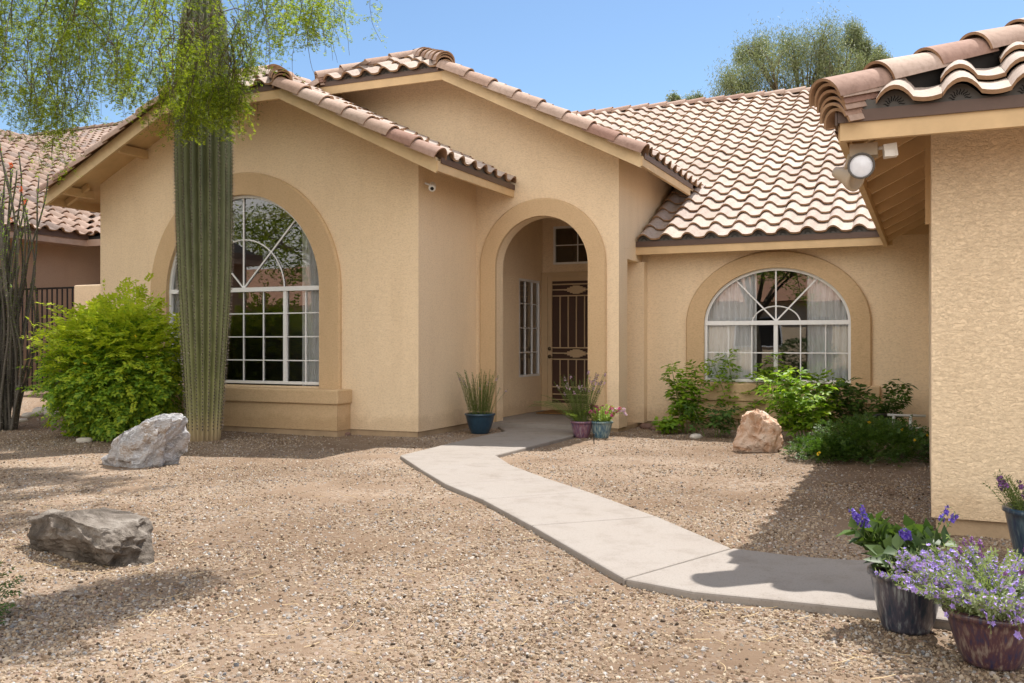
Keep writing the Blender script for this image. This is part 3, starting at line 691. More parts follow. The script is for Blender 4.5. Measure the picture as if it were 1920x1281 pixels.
# wing
wc = 1 / math.sqrt(1 + WP * WP)
def keep_wr(p): return p.y > WF + .1 and (p.x - WC) > 0 and (p.x - WC) > (WCL - (p.y - WF)) - .05
tiles(tm, (wr + .03, WF + .10, WE + .01 - .0), (0, 1, 0), (-wc, 0, WP * wc), (WP * wc, 0, wc), TY - WF - .12, WH / wc, tw=.295, keep=keep_wr)
def keep_wl(p): return p.y > WF + .1 and (WC - p.x) > 0 and (WC - p.x) > (WCL - (p.y - WF)) - .05
tiles(tm, (wl - .03, 15.2, WE + .01), (0, -1, 0), (wc, 0, WP * wc), (-WP * wc, 0, wc), 15.2 - WF - .1, WH / wc, tw=.3, keep=keep_wl, seg=6)
tiles(tm, (WC - WCL + .06, WF - .05, cz), (1, 0, 0), (0, wc, WP * wc), (0, -WP * wc, wc), 1.72, WCL / wc, tw=.285, keep=lambda p: abs(p.x - WC) < WCL - (p.y - WF) + .03)
# tower
tc = 1 / math.sqrt(1 + TP * TP)
def keep_tr(p):
    if p.y > 13.0 and mdeck(p.y) > tdeck(p.x) + .05: return False
    return p.y > TF + .1 and (p.x - TC) > 0 and (p.x - TC) > (TCL - (p.y - TF)) - .05
tiles(tm, (tr + .03, TF + .10, TE + .01), (0, 1, 0), (-tc, 0, TP * tc), (TP * tc, 0, tc), 7, THF / tc, tw=.295, keep=keep_tr)
def keep_tl(p): return p.y > TF + .1 and (TC - p.x) > 0 and (TC - p.x) > (TCL - (p.y - TF)) - .05 and tdeck(p.x) > wdeck(p.x) + .02
tiles(tm, (tl - .03, 17.5, TE + .01), (0, -1, 0), (tc, 0, TP * tc), (-TP * tc, 0, tc), 17.5 - TF - .1, THF / tc, tw=.3, keep=keep_tl, seg=6)
tiles(tm, (TC - TCL + .08, TF - .05, tcz), (1, 0, 0), (0, tc, TP * tc), (0, -TP * tc, tc), 1.8, TCL / tc, tw=.295, keep=lambda p: abs(p.x - TC) < TCL - (p.y - TF) + .03)
# garage
tiles(tm, (GEX + .17, GEY - .05, GE + .005), (1, 0, 0), up, nn, 8.2, GRH / c26, tw=.325, hscale=1.15, seg=14, keep=lambda p: (p.x - GEX) > (p.y - GEY) - .08)
tiles(tm, (GEX - .05, 12.0, GE + .005), (0, -1, 0), (c26, 0, MP * c26), (-MP * c26, 0, c26), 6.25, GRH / c26, tw=.325, keep=lambda p: (p.y - GEY) > (p.x - GEX) + .02 and p.y < 11.93 + (p.x - GEX) + .6)
tm.build('roof_tiles', ['tile', 'butt'], ROOF)
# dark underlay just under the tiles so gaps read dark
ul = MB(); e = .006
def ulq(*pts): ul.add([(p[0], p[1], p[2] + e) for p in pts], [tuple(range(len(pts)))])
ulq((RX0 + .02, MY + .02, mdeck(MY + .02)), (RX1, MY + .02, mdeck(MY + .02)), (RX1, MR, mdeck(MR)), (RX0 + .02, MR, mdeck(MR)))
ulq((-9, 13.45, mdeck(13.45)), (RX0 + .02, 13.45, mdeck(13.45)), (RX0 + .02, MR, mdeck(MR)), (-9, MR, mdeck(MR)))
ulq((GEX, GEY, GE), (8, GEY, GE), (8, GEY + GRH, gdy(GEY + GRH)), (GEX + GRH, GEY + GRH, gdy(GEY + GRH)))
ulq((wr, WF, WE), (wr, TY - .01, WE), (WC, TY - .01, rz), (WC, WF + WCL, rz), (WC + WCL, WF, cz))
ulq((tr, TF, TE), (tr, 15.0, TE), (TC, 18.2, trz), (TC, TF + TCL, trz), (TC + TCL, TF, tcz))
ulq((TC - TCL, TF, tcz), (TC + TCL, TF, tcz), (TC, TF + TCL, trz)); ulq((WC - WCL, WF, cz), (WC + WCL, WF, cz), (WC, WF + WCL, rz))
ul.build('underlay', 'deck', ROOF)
# caps
cm = MB()
barrels(cm, (5, MR, mdeck(MR) + .03), (-9, MR, mdeck(MR) + .03), .11, .40)
h = .055
cm.mark()
barrels(cm, (wr + .02, WF - .01, WE - .035), (WC + WCL, WF - .01, cz - .035), .135, .36)
cm.mark(); barrels(cm, (wl, WF - .01, WE - .035), (WC - WCL, WF - .01, cz - .035), .135, .36); cm.mark()
barrels(cm, (WC - WCL - .02, WF - .02, cz + h), (WC, WF + WCL, rz + h), .11, .36)
cm.mark(); barrels(cm, (WC, 14, rz + .05), (WC, WF + WCL, rz + .05), .11, .38)
for k in range(6):
    a = Vector((WC + WCL + .02, WF - .03, cz + h)).lerp(Vector((WC, WF + WCL, rz + h)), k * .115)
    d = Vector((-WCL, WCL, rz - cz)).normalized(); barrels(cm, a, a + d * .24, .12, .24)
capstack(cm, (WC + WCL + .02, WF - .02, cz + h), (-1, 1, .35), 4, .118, .3)
cm.mark(); barrels(cm, (tr + .02, TF - .01, TE - .035), (TC + TCL, TF - .01, tcz - .035), .135, .37); cm.mark()
barrels(cm, (TC - TCL - 1.2, TF - .01, tdeck(TC - TCL - 1.2) - .035), (TC - TCL, TF - .01, tcz - .035), .135, .37)
barrels(cm, (TC - TCL - .03, TF - .03, tcz + h), (TC, TF + TCL, trz + h), .10, .33)
capstack(cm, (TC - TCL - .03, TF - .03, tcz + h), (1, 1, .45), 4, .105, .3)
for k in range(6):
    a = Vector((TC + TCL + .03, TF - .03, tcz + h)).lerp(Vector((TC, TF + TCL, trz + h)), k * .15)
    d = Vector((-TCL, TCL, trz - tcz)).normalized(); barrels(cm, a, a + d * .26, .12, .26)
capstack(cm, (TC + TCL + .03, TF - .02, tcz + h), (-1, 1, .35), 4, .118, .3)
cm.mark(); barrels(cm, (TC, 17, trz + .05), (TC, TF + TCL, trz + .05), .11, .38)
# garage hip
hd_ = Vector((1, 1, MP)).normalized(); g0 = Vector((GEX - .07, GEY - .07, GE + .045)); cm.mark()
barrels(cm, g0, g0 + hd_ * 5.8, .125, .40, n=18)
capstack(cm, g0 + Vector((.02, .02, -.0)), (1, 1, .42), 5, .115, .42, .034)
cm.build_each('ridge_tiles', ['cap', 'butt'], ROOF)
hb = MB(); hb.beam(g0 + Vector((.09, .09, -.04)) + hd_ * .3, g0 + Vector((.09, .09, -.04)) + hd_ * 5.7, .15, .24); hb.build('hip_board', 'deck', ROOF)

# fascias, drip edges, bird stops
fb = MB(); fr2 = MB(); bs = MB(); dm = MB()
def stop_panel(o, ux, nrm, tw, cols, z0, hs=1.0, s=1.0, bursts=True):
    """metal bird stop whose top follows the tile curve; mats 0 metal 1 black"""
    o = Vector(o); ux = Vector(ux); nrm = Vector(nrm); bs.mark(); vs = []; n = cols * 10
    for i in range(n + 1):
        t = (i % 10) / 10 if i < n else 1.0; z = .062 * max(0, sin(PI * min(1, t / .56))) ** .75 if t < .56 else -.010 * sin(PI * (t - .56) / .44)
        b = o + ux * (i / 10 * tw); vs += [b + Vector((0, 0, z0)), b + Vector((0, 0, z * hs + .026))]
    bs.add(vs, [(2 * i, 2 * i + 2, 2 * i + 3, 2 * i + 1) for i in range(n)], 0)
    if bursts:
        t = MB()
        for k in range(cols): sunburst(t, o + ux * (tw * (k + .28)) + Vector((0, 0, .012)), ux, nrm, s)
        bs.add(t.v, t.f, 1)
def each(mb_, *b): mb_.mark(); mb_.box(*b)
each(fb, TX1 - .02, GEX + .06, MY - .03, MY + .01, ME - .165, ME - .055)
each(dm, TX1, GEX + .03, MY - .042, MY - .031, ME - .066, ME + .004); stop_panel((TX1 + .03, MY - .034, ME), (1, 0, 0), (0, -1, 0), .295, 10, 0, 1, 1)
each(fb, GEX - .02, 8, GEY - .03, GEY + .01, ME - .185, GE - .055)
each(dm, GEX - .03, 8, GEY - .045, GEY - .031, GE - .06, GE + .005); stop_panel((GEX + .17, GEY - .034, GE), (1, 0, 0), (0, -1, 0), .325, 24, 0, 1.15, 1.15)
bs.add([(GEX + .02, GEY - .034, GE), (GEX + .17, GEY - .034, GE), (GEX + .17, GEY - .034, GE + .05), (GEX + .02, GEY - .034, GE + .09)], [(0, 1, 2, 3)], 0)
each(fb, GEX - .032, GEX + .01, GEY + .011, MY - .031, ME - .186, GE - .055)
each(dm, GEX - .046, GEX - .033, GEY - .04, MY + .1, GE - .07, GE + .004); stop_panel((GEX - .036, 12.0, GE), (0, -1, 0), (-1, 0, 0), .325, 19, 0, 1, 1, False)
for (C_, CL, F_, zc_, H_, eF, T_, Fw, cols, twc, off) in ((WC, WCL, WF, cz, WH, WE, WP, WY, 6, .285, .06), (TC, TCL, TF, tcz, THF, TE, TP, TY, 6, .295, .08)):
    each(fb, C_ - CL, C_ + CL, F_ - .04, F_ - .002, zc_ - .16, zc_ - .045); each(dm, C_ - CL - .02, C_ + CL + .02, F_ - .05, F_ - .039, zc_ - .05, zc_ + .01)
    stop_panel((C_ - CL + off, F_ - .042, zc_), (1, 0, 0), (0, -1, 0), twc, cols, 0, 1, .9)
    for sg in (-1, 1):
        x0, x1 = C_ + sg * CL, C_ + sg * (H_ + .02)
        if sg < 0 and C_ == TC: x1 = C_ - CL - 1.3
        zz = lambda x: eF + T_ * (H_ - abs(x - C_))
        fr2.mark(); fr2.prism([(x0, F_ - .041, zz(x0) - .165), (x1, F_ - .041, zz(x1) - .165), (x1, F_ - .041, zz(x1) + .01), (x0, F_ - .041, zz(x0) + .01)], (0, .04, 0))
each(fb, wr + .005, wr + .045, WF - .04, TY - .01, WE - .155, WE - .04); each(dm, wr + .046, wr + .058, WF + .02, TY - .01, WE - .06, WE + .005); stop_panel((wr + .042, WF + .1, WE), (0, 1, 0), (1, 0, 0), .295, 6, 0, 1, 1, False)
each(fb, wl - .045, wl - .005, WF - .04, 15.2, WE - .155, WE - .04)
each(fb, tr + .005, tr + .045, TF - .04, 13.1, TE - .155, TE - .04); each(dm, tr + .046, tr + .058, TF + .02, 13.2, TE - .06, TE + .005); stop_panel((tr + .042, TF + .1, TE), (0, 1, 0), (1, 0, 0), .295, 8, 0, 1, 1, False)
fb.mark(); fb.prism([(GEX + .065, MY - .005, ME - .05), (GX - .001, MY - .005, ME - .05), (GX - .001, MY - .005, GE + MP * .45 - .02), (GEX + .065, MY - .005, GE + MP * .065 - .02)], (0, .02, 0))
fb.build_each('fascia', 'fascia', ROOF); fr2.build_each('rake_board', 'rakewood', ROOF); dm.build_each('drip_edge', 'brown', ROOF); bs.build_each('bird_stop', ['birdstop', 'black'], ROOF)
rf = MB()
y = GEY + .25
while y < 11.8:
    rf.mark(); rf.beam((GEX + .02, y, ME - .135), (GX - .01, y, ME - .135 + .44 * MP), .045, .10); y += .61
for (x) in (-10.75, -9.75): rf.mark(); rf.box(x - .045, x + .045, WF, WY, wdeck(x) - .17, wdeck(x) - .06)
yy = WF + .3
while yy < TY: rf.mark(); rf.beam((wr - .01, yy, WE - .1), (WX1 + .01, yy, WE - .1 + (wr - WX1) * WP), .045, .08); yy += .61
yy = WF + .3
while yy < 15: rf.mark(); rf.beam((wl + .01, yy, WE - .1), (WX0 - .01, yy, WE - .1 + (WX0 - wl) * WP), .045, .08); yy += .61
rf.build_each('rafter_tail', 'fascia', ROOF)

# ---------- curtains
def curtain(x0, x1, y, z0, z1, label, pleat=.07, amp=.02, alongy=False):
    mb = MB(); n = int((x1 - x0) / .012); rows = [z0, z0 + (z1 - z0) * .5, z1]
    A = []
    for j, z in enumerate(rows):
        for i in range(n + 1):
            x = x0 + (x1 - x0) * i / n; dy = amp * (sin(x / pleat * 2 * PI + 1.2 * sin(x * 9)) + .4 * sin(x * 71)) * (1.25 if j == 0 else 1)
            A.append((y + dy, x, z) if alongy else (x, y + dy, z))
    m = n + 1
    mb.add(A, [(j * m + i, j * m + i + 1, (j + 1) * m + i + 1, (j + 1) * m + i) for j in range(2) for i in range(n)], 0, True)
    o = mb.build('curtain', 'curtain'); tag(recenter(o, ((y, (x0 + x1) / 2, z0) if alongy else ((x0 + x1) / 2, y, z0))), label, 'curtain', 'white sheer curtains behind the panes'); return o
curtain(rXc - .95, rXc - .25, 12.30, .2, 2.15, 'white sheer curtain in the left half of the low arched window')
curtain(rXc + .37, rXc + .95, 12.30, .2, 2.15, 'white sheer curtain in the right half of the low arched window')
curtain(-7.22, -6.75, WY + .11, .2, 3.05, 'pale curtain at the right side of the tall arched window behind the cactus')
curtain(-9.5, -9.2, WY + .11, .2, 3.05, 'pale curtain at the left edge of the tall arched window behind the cactus')
curtain(12.72, 13.22, AX0 - .14, .3, 2.2, 'white curtain behind the narrow side window of the entry', alongy=True)

# ---------- floodlight, camera
FL = thing('floodlight', 'twin-head security floodlight with white motion sensor under the garage eave corner', 'floodlight', (-.33, 5.75, 2.36))
mb = MB(); mb.box(-.40, -.25, 5.66, 5.76, 2.20, 2.27); o = mb.build('mounting_box', 'beige', FL)
def axislathe(mb, prof, c, d, seg=24, mi=0):
    t = MB(); t.lathe(prof, (0, 0, 0), seg); d = Vector(d).normalized(); q = Vector((0, 0, 1)).rotation_difference(d)
    mb.add([q @ Vector(v) + Vector(c) for v in t.v], t.f, mi, True)
hc = Vector((-.335, 5.62, 2.135)); fd = Vector((.10, -1, -.16)).normalized()
mb = MB(); axislathe(mb, [(0, -.17), (.03, -.165), (.045, -.12), (.05, -.06), (.07, -.02), (.074, .0), (.074, .018), (.064, .018), (.062, .0)], hc, fd); mb.tube([(-.33, 5.68, 2.2), hc - fd * .05], .014, 8)
mb.build('lamp_head', 'darkgrey', FL)
mb = MB(); axislathe(mb, [(.062, .006), (.045, .012), (0, .016)], hc, fd); mb.build('lens', 'lens', FL)
hc2 = Vector((-.395, 5.80, 2.10)); fd2 = Vector((.80, -.45, -.42)).normalized()
mb = MB(); axislathe(mb, [(0, -.13), (.03, -.125), (.042, -.08), (.05, -.04), (.07, 0), (.074, .02), (.074, .035), (.06, .035), (.058, .01), (0, .01)], hc2, fd2); mb.tube([(-.40, 5.72, 2.22), hc2 - fd2 * .06], .013, 8)
mb.build('lamp_head', 'beige', FL)
mb = MB(); mb.obox((-.185, 5.66, 2.215), (.034, .006, .004), (-.006, .032, 0), (-.004, 0, .036)); mb.obox((-.185, 5.625, 2.195), (.026, .004, 0), (0, .01, 0), (0, 0, .018)); mb.tube([(-.26, 5.7, 2.24), (-.21, 5.67, 2.24)], .011, 8); mb.build('motion_sensor', 'offwhite', FL)
CM = thing('security_camera', 'small white security camera under the eave of the gabled wing', 'camera', (-5.38, 9.75, 2.98))
mb = MB(); cc = Vector((-5.36, 9.72, 2.97)); cd = Vector((.35, -.75, -.45)).normalized()
axislathe(mb, [(0, -.12), (.030, -.115), (.042, -.08), (.042, .03), (.036, .036), (0, .037)], cc, cd, 20); mb.tube([cc - cd * .05, cc + Vector((-.1, .0, .06))], .012, 8); mb.build('housing', 'white', CM)
mb = MB(); axislathe(mb, [(.022, .0372), (0, .039)], cc, cd, 20); mb.build('lens', 'black', CM)

# =================================================================== GROUND
def uneven(x, y): return .014 * noise.noise(Vector((x * .9, y * .9, 3.1))) + .006 * noise.noise(Vector((x * 3.1, y * 3.1, 7.7)))
def gh(x, y): return gz(x, y) + uneven(x, y)
xs = [-400, -200, -90, -50, -34, -24] + list(np.arange(-19, 8.01, .25)) + [10, 14, 22, 40, 90, 200, 400]
ys = [-400, -200, -90, -45, -25, -14, -8, -4] + list(np.arange(0, 16.01, .25)) + [18, 24, 40, 90, 200, 400]
g = MB(); g.add([(x, y, gh(x, y) if (-19 <= x <= 8 and 0 <= y <= 16) else gz(x, y)) for y in ys for x in xs],
                [(j * len(xs) + i, j * len(xs) + i + 1, (j + 1) * len(xs) + i + 1, (j + 1) * len(xs) + i) for j in range(len(ys) - 1) for i in range(len(xs) - 1)], 0, True)
struct(g.build('ground', 'ground'))
# road and opposite pavement behind the viewer
g = MB(); g.box(-90, 60, -12, -6, -.3, .03); struct(g.build('road', 'asphalt'))

# path slabs
PT = .036
def slab(mb, pts, z=PT, gap=.005):
    c = Vector((sum(p[0] for p in pts) / len(pts), sum(p[1] for p in pts) / len(pts)))
    q = []
    for p in pts: v = Vector(p[:2]); d = (c - v).normalized(); v += d * gap; q.append((v.x, v.y, z))
    mb.prism(q, (0, 0, -.16))
G = lambda a, b: gnd(a, b, PT)
PL = [(749, 854), (790, 881), (834, 907), (903, 936), (995, 985), (1170, 1085)]
PR = [(930, 853), (960, 872), (1025, 896), (1103, 921), (1233, 968), (1373, 1027)]
mb = MB()
slab(mb, [G(948, 808), G(875, 823), G(749, 854), G(930, 853), G(1074, 817), (AX1 - .2, 11.1), (AX0 + .25, 11.1)])
for i in range(5):
    a, b, c, d = G(*PL[i]), G(*PL[i + 1]), G(*PR[i + 1]), G(*PR[i])
    # a slightly bowed outer edge
    mids = []
    slab(mb, [a, b, c, d])
e0 = G(1645, 1144)
slab(mb, [G(1170, 1085), G(1298, 1109), G(1400, 1119), G(1500, 1129), e0, (e0[0] + .5, e0[1] - .06), (1.6, e0[1] - .20), (1.6, 4.95), G(1640, 1050), G(1560, 1047), G(1480, 1040), G(1373, 1027)])
o = struct(mb.build('path', 'concrete')); bv = o.modifiers.new('b', 'BEVEL'); bv.width = .012; bv.segments = 2
mb = MB(); mb.box(AX0 + .005, AX1 - .005, TY - .12, AY - .005, -.1, .082)
o = struct(mb.build('porch_floor', 'concrete'))

# loose gravel: instanced pebbles over the yard
def gravel():
    pts = []; fs = []; dens = []
    x0, x1, y0, y1, st = -11.5, 1.8, 1.2, 12.0, .15
    nx = int((x1 - x0) / st) + 1; ny = int((y1 - y0) / st) + 1; idx = {}
    for j in range(ny):
        for i in range(nx):
            x, y = x0 + i * st, y0 + j * st; zc = -SN * x + CS * y; r = CS * x + SN * y
            idx[(i, j)] = len(pts); pts.append((x, y, gh(x, y)))
            d = 0
            if zc > 2.3 and abs(r) < zc * .66 + .5:
                d = 7500 if zc < 4.2 else (5000 if zc < 6 else (2600 if zc < 8.5 else 1300))
            dens.append(d)
    for j in range(ny - 1):
        for i in range(nx - 1):
            q = [idx[(i, j)], idx[(i + 1, j)], idx[(i + 1, j + 1)], idx[(i, j + 1)]]
            if max(dens[k] for k in q) > 0: fs.append(q)
    me = bpy.data.meshes.new('gravel'); me.from_pydata(pts, [], fs)
    at = me.attributes.new('dens', 'FLOAT', 'POINT'); at.data.foreach_set('value', dens)
    o = bpy.data.objects.new('gravel', me); COL.objects.link(o); o['kind'] = 'stuff'; o['label'] = 'loose tan and brown gravel covering the front yard'; o['category'] = 'gravel'
    ng = bpy.data.node_groups.new('gravel', 'GeometryNodeTree')
    ng.interface.new_socket('Geometry', in_out='INPUT', socket_type='NodeSocketGeometry'); ng.interface.new_socket('Geometry', in_out='OUTPUT', socket_type='NodeSocketGeometry')
    nd, L = ng.nodes, ng.links
    gi = nd.new('NodeGroupInput'); go = nd.new('NodeGroupOutput')
    dp = nd.new('GeometryNodeDistributePointsOnFaces'); dp.distribute_method = 'RANDOM'
    na = nd.new('GeometryNodeInputNamedAttribute'); na.data_type = 'FLOAT'; na.inputs['Name'].default_value = 'dens'
    po = nd.new('GeometryNodeInputPosition')
    no = nd.new('ShaderNodeTexNoise'); no.inputs['Scale'].default_value = .95; no.inputs['Detail'].default_value = 5; no.inputs['Roughness'].default_value = .68; L.new(po.outputs[0], no.inputs['Vector'])
    mr = nd.new('ShaderNodeMapRange'); mr.inputs['From Min'].default_value = .43; mr.inputs['From Max'].default_value = .52; mr.inputs['To Min'].default_value = .10; mr.inputs['To Max'].default_value = 1; L.new(no.outputs['Fac'], mr.inputs['Value'])
    mu = nd.new('ShaderNodeMath'); mu.operation = 'MULTIPLY'; L.new(na.outputs['Attribute'], mu.inputs[0]); L.new(mr.outputs[0], mu.inputs[1])
    L.new(gi.outputs[0], dp.inputs['Mesh']); L.new(mu.outputs[0], dp.inputs['Density'])
    ic = nd.new('GeometryNodeMeshIcoSphere'); ic.inputs['Radius'].default_value = 1; ic.inputs['Subdivisions'].default_value = 1
    sp = nd.new('GeometryNodeSetPosition'); n2 = nd.new('ShaderNodeTexNoise'); n2.inputs['Scale'].default_value = 1.1; p2 = nd.new('GeometryNodeInputPosition'); L.new(p2.outputs[0], n2.inputs['Vector'])
    vm = nd.new('ShaderNodeVectorMath'); vm.operation = 'SUBTRACT'; vm.inputs[1].default_value = (.5, .5, .5); L.new(n2.outputs['Color'], vm.inputs[0])
    vs = nd.new('ShaderNodeVectorMath'); vs.operation = 'SCALE'; vs.inputs['Scale'].default_value = 1.6; L.new(vm.outputs[0], vs.inputs[0])
    L.new(ic.outputs['Mesh'], sp.inputs['Geometry']); L.new(vs.outputs[0], sp.inputs['Offset'])
    sm = nd.new('GeometryNodeSetMaterial'); sm.inputs['Material'].default_value = M['pebble']; L.new(sp.outputs[0], sm.inputs['Geometry'])
    ip = nd.new('GeometryNodeInstanceOnPoints')
    L.new(dp.outputs['Points'], ip.inputs['Points']); L.new(sm.outputs[0], ip.inputs['Instance'])
    rr = nd.new('FunctionNodeRandomValue'); rr.data_type = 'FLOAT_VECTOR'; rr.inputs['Max'].default_value = (6.28, 6.28, 6.28); L.new(rr.outputs[0], ip.inputs['Rotation'])
    rs = nd.new('FunctionNodeRandomValue'); rs.data_type = 'FLOAT'; rs.inputs[2].default_value = 0; rs.inputs[3].default_value = 1; rs.inputs['Seed'].default_value = 5
    pw = nd.new('ShaderNodeMath'); pw.operation = 'POWER'; L.new(rs.outputs[1], pw.inputs[0]); pw.inputs[1].default_value = 3.2
    mr2 = nd.new('ShaderNodeMapRange'); mr2.inputs['To Min'].default_value = .0032; mr2.inputs['To Max'].default_value = .0120; L.new(pw.outputs[0], mr2.inputs['Value'])
    rv = nd.new('FunctionNodeRandomValue'); rv.data_type = 'FLOAT_VECTOR'; rv.inputs[0].default_value = (.6, .7, .5); rv.inputs[1].default_value = (1.5, 1.2, 1.0); rv.inputs['Seed'].default_value = 9
    sc = nd.new('ShaderNodeVectorMath'); sc.operation = 'SCALE'; L.new(rv.outputs[0], sc.inputs[0]); L.new(mr2.outputs[0], sc.inputs['Scale']); L.new(sc.outputs[0], ip.inputs['Scale'])
    L.new(ip.outputs[0], go.inputs[0])
    md = o.modifiers.new('gravel', 'NODES'); md.node_group = ng
    me.materials.append(M['pebble'])
gravel()
# dry curled straw lying on the gravel
mb = MB()
for k in range(260):
    zc = random.uniform(2.8, 7.5) if k > 90 else random.uniform(2.8, 4.6); u = random.uniform(-.56, .42)
    x = zc * (-SN + CS * u); y = zc * (CS + SN * u)
    if 70 < k <= 90: x, y = gnd(random.uniform(1300, 1640), random.uniform(1135, 1165))
    if 40 < k <= 70: x, y = gnd(random.uniform(60, 280), random.uniform(1050, 1075))
    a = random.uniform(0, 6.28); c = random.uniform(-9, 9); L = random.uniform(.03, .12); p = [Vector((x, y, gh(x, y) + .008))]; 
    for i in range(7):
        a += c * L / 7; p.append(p[-1] + Vector((cos(a), sin(a), random.uniform(-.06, .12))) * L / 7)
    for q in p: q.z = max(q.z, gh(q.x, q.y) + .004)
    mb.tube(p, .0013, 3, cap=False)
M['straw'] = mat_plain('dry_straw', (.58, .44, .25), .8, .2, 30)
o = mb.build('dry_straw', 'straw'); tag(o, 'dry curled straw and twigs scattered on the gravel', 'straw', kind='stuff')

# =================================================================== ROCKS
def boulder(name, label, cat, loc, size, mat, seed, planes, rough=.10, sub=5, rotz=0, group=None, warp=None):
    import bmesh
    bm = bmesh.new(); bmesh.ops.create_icosphere(bm, subdivisions=sub, radius=1)
    cr, sr = cos(rotz), sin(rotz)
    rs_ = random.Random(int(seed * 10)); pl = [(Vector(p[:3]).normalized(), p[3]) for p in planes] + [(Vector((rs_.gauss(0, 1), rs_.gauss(0, 1), rs_.gauss(0, 1))).normalized(), rs_.uniform(.80, 1.0)) for _ in range(12 if sub == 5 else 0)]
    for v in bm.verts:
        p = v.co.copy()
        p *= 1.25
        for nrm, d in pl:
            e = p.dot(nrm) - d
            if e > 0: p -= nrm * e * .94
        nn_ = noise.fractal(p * 1.6 + Vector((seed, seed, seed)), 1, 2, 6)
        n3 = noise.fractal(p * 7 + Vector((seed, 0, 0)), .9, 2.1, 4)
        p += p.normalized() * (nn_ * rough * 1.1 + n3 * rough * .36 - abs(noise.noise(p * 3.1 + Vector((seed, 1, 2)))) * rough * .9)
        if warp: p = warp(p)
        p = Vector((p.x * size[0], p.y * size[1], p.z * size[2]))
        v.co = Vector((p.x * cr - p.y * sr, p.x * sr + p.y * cr, p.z))
    me = bpy.data.meshes.new(name); bm.to_mesh(me); bm.free(); me.materials.append(M[mat])
    o = bpy.data.objects.new(name, me); COL.objects.link(o); o.location = loc
    return tag(o, label, cat, group)
x, y = gnd(262, 872)
boulder('boulder', 'grey and white veined marble boulder leaning in front of the tall cactus', 'boulder', (x, y, .17), (.39, .29, .38), 'marble', 3.3,
        [(0, 0, 1, .78), (.2, 0, 1, .85), (-.8, -.1, .75, .42), (.35, -1, .25, .62), (-.5, -1, .1, .66), (1, -.1, -.25, .78), (0, -.7, .8, .75), (-.2, -.9, -.5, .7), (-1, -.6, -.3, .95)], .14, warp=lambda p: Vector((p.x + p.z * .28, p.y, p.z)))
x, y = gnd(160, 1038)
boulder('boulder', 'low rough brown boulder with a flat pale top at the left front of the yard', 'boulder', (x, y, .09), (.50, .27, .17), 'brownrock', 8.1,
        [(0, 0, 1, .70), (.1, 0, 1, .75), (-.15, -1, .15, .6), (1, -.2, .1, .82), (-1, -.3, -.2, .85), (.2, -1, -.4, .6), (.5, -.9, 0, .7)], .12, rotz=-.25, warp=lambda p: Vector((p.x, p.y, p.z + .12 * sin(p.x * 4 + 1))))
x, y = gnd(1424, 846)
boulder('boulder', 'craggy pinkish tan boulder in front of the leafy window shrubs', 'boulder', (x, y, .17), (.26, .22, .30), 'pinkrock', 5.7,
        [(-.3, 0, 1, .8), (.55, -.1, .8, .62), (.4, -1, .2, .6), (-.5, -1, 0, .66), (1, 0, .1, .85), (-1, 0, .2, .82), (0, -1, -.4, .7), (.1, -1, .5, .68)], .17, rotz=.2)
# river stones
for px, py, s, mt, lab in ((1305, 821, .07, 'whitestone', 'smooth cream river stone at the foot of the first leafy shrub'), (1212, 803, .085, 'redstone', 'dark red river stone against the entry pier'),
        (1232, 806, .07, 'redstone', 'small dark red river stone beside the larger one at the entry pier'), (648, 816, .05, 'redstone', 'dark pebble at the right foot of the tall window ledge'),
        (42, 797, .06, 'whitestone', 'leftmost pale stone by the spindly ocotillo'), (55, 794, .09, 'whitestone', 'second pale stone beside the ocotillo'), (78, 792, .13, 'whitestone', 'largest pale stone between ocotillo and bush'), (98, 793, .09, 'whitestone', 'pale stone next to the largest one between ocotillo and bush'),
        (158, 829, .07, 'whitestone', 'grey stone at the foot of the bright green bush')):
    x, y = gnd(px, py); z = gh(x, y)
    boulder('river_stone', lab, 'stone', (x, y, z + s * .25), (s, s * .75, s * .5), mt, px * .37, [(0, 0, 1, .95)], .05, 3, rotz=px)

# =================================================================== PLANT HELPERS
def frame_of(d):
    d = d.normalized(); a = Vector((0, 0, 1)) if abs(d.z) < .9 else Vector((1, 0, 0)); u = d.cross(a).normalized(); return d, u, u.cross(d)
class Leaves:
    def __init__(s): s.P = []; s.D = []; s.N = []; s.l = []; s.w = []; s.m = []
    def add(s, p, d, n, l, w, m=0): s.P.append(tuple(p)); s.D.append(tuple(d)); s.N.append(tuple(n)); s.l.append(l); s.w.append(w); s.m.append(m)
    def pinnate(s, p, d, L, pairs, l, w, droop=.3, m=0, flat=.25):
        """compound leaf: leaflet pairs along an arching midrib"""
        d = d.normalized(); q = Vector(p)
        side = d.cross(Vector((0, 0, 1)) + Vector((random.uniform(-.5, .5), random.uniform(-.5, .5), 0)))
        side = side.normalized() if side.length > 1e-4 else Vector((1, 0, 0))
        for i in range(pairs):
            q = q + d * (L / pairs); d = (d + Vector((0, 0, -droop / pairs))).normalized(); up_ = side.cross(d)
            for sg in (-1, 1):
                dd = side * sg + d * .45 + up_ * random.uniform(-flat, flat)
                s.add(q, dd, up_ + Vector((random.uniform(-.3, .3), random.uniform(-.3, .3), 0)), l * random.uniform(.8, 1.15), w, m)
        s.add(q, d, side.cross(d), l, w, m)
    def build(s, name, mats, parent, fold=.18): return leafmesh(name, s.P, s.D, s.N, np.array(s.l), np.array(s.w), mats, parent, fold, s.m) if s.P else None
def flower(F, c, d, r, pet=5, m=0, cup=.5):
    d, u, w = frame_of(Vector(d))
    a0 = random.uniform(0, 6.28)
    for k in range(pet):
        a = a0 + 2 * PI * k / pet; rad = u * cos(a) + w * sin(a)
        F.add(c, rad + d * cup, d - rad * .5, r, r * .8, m)

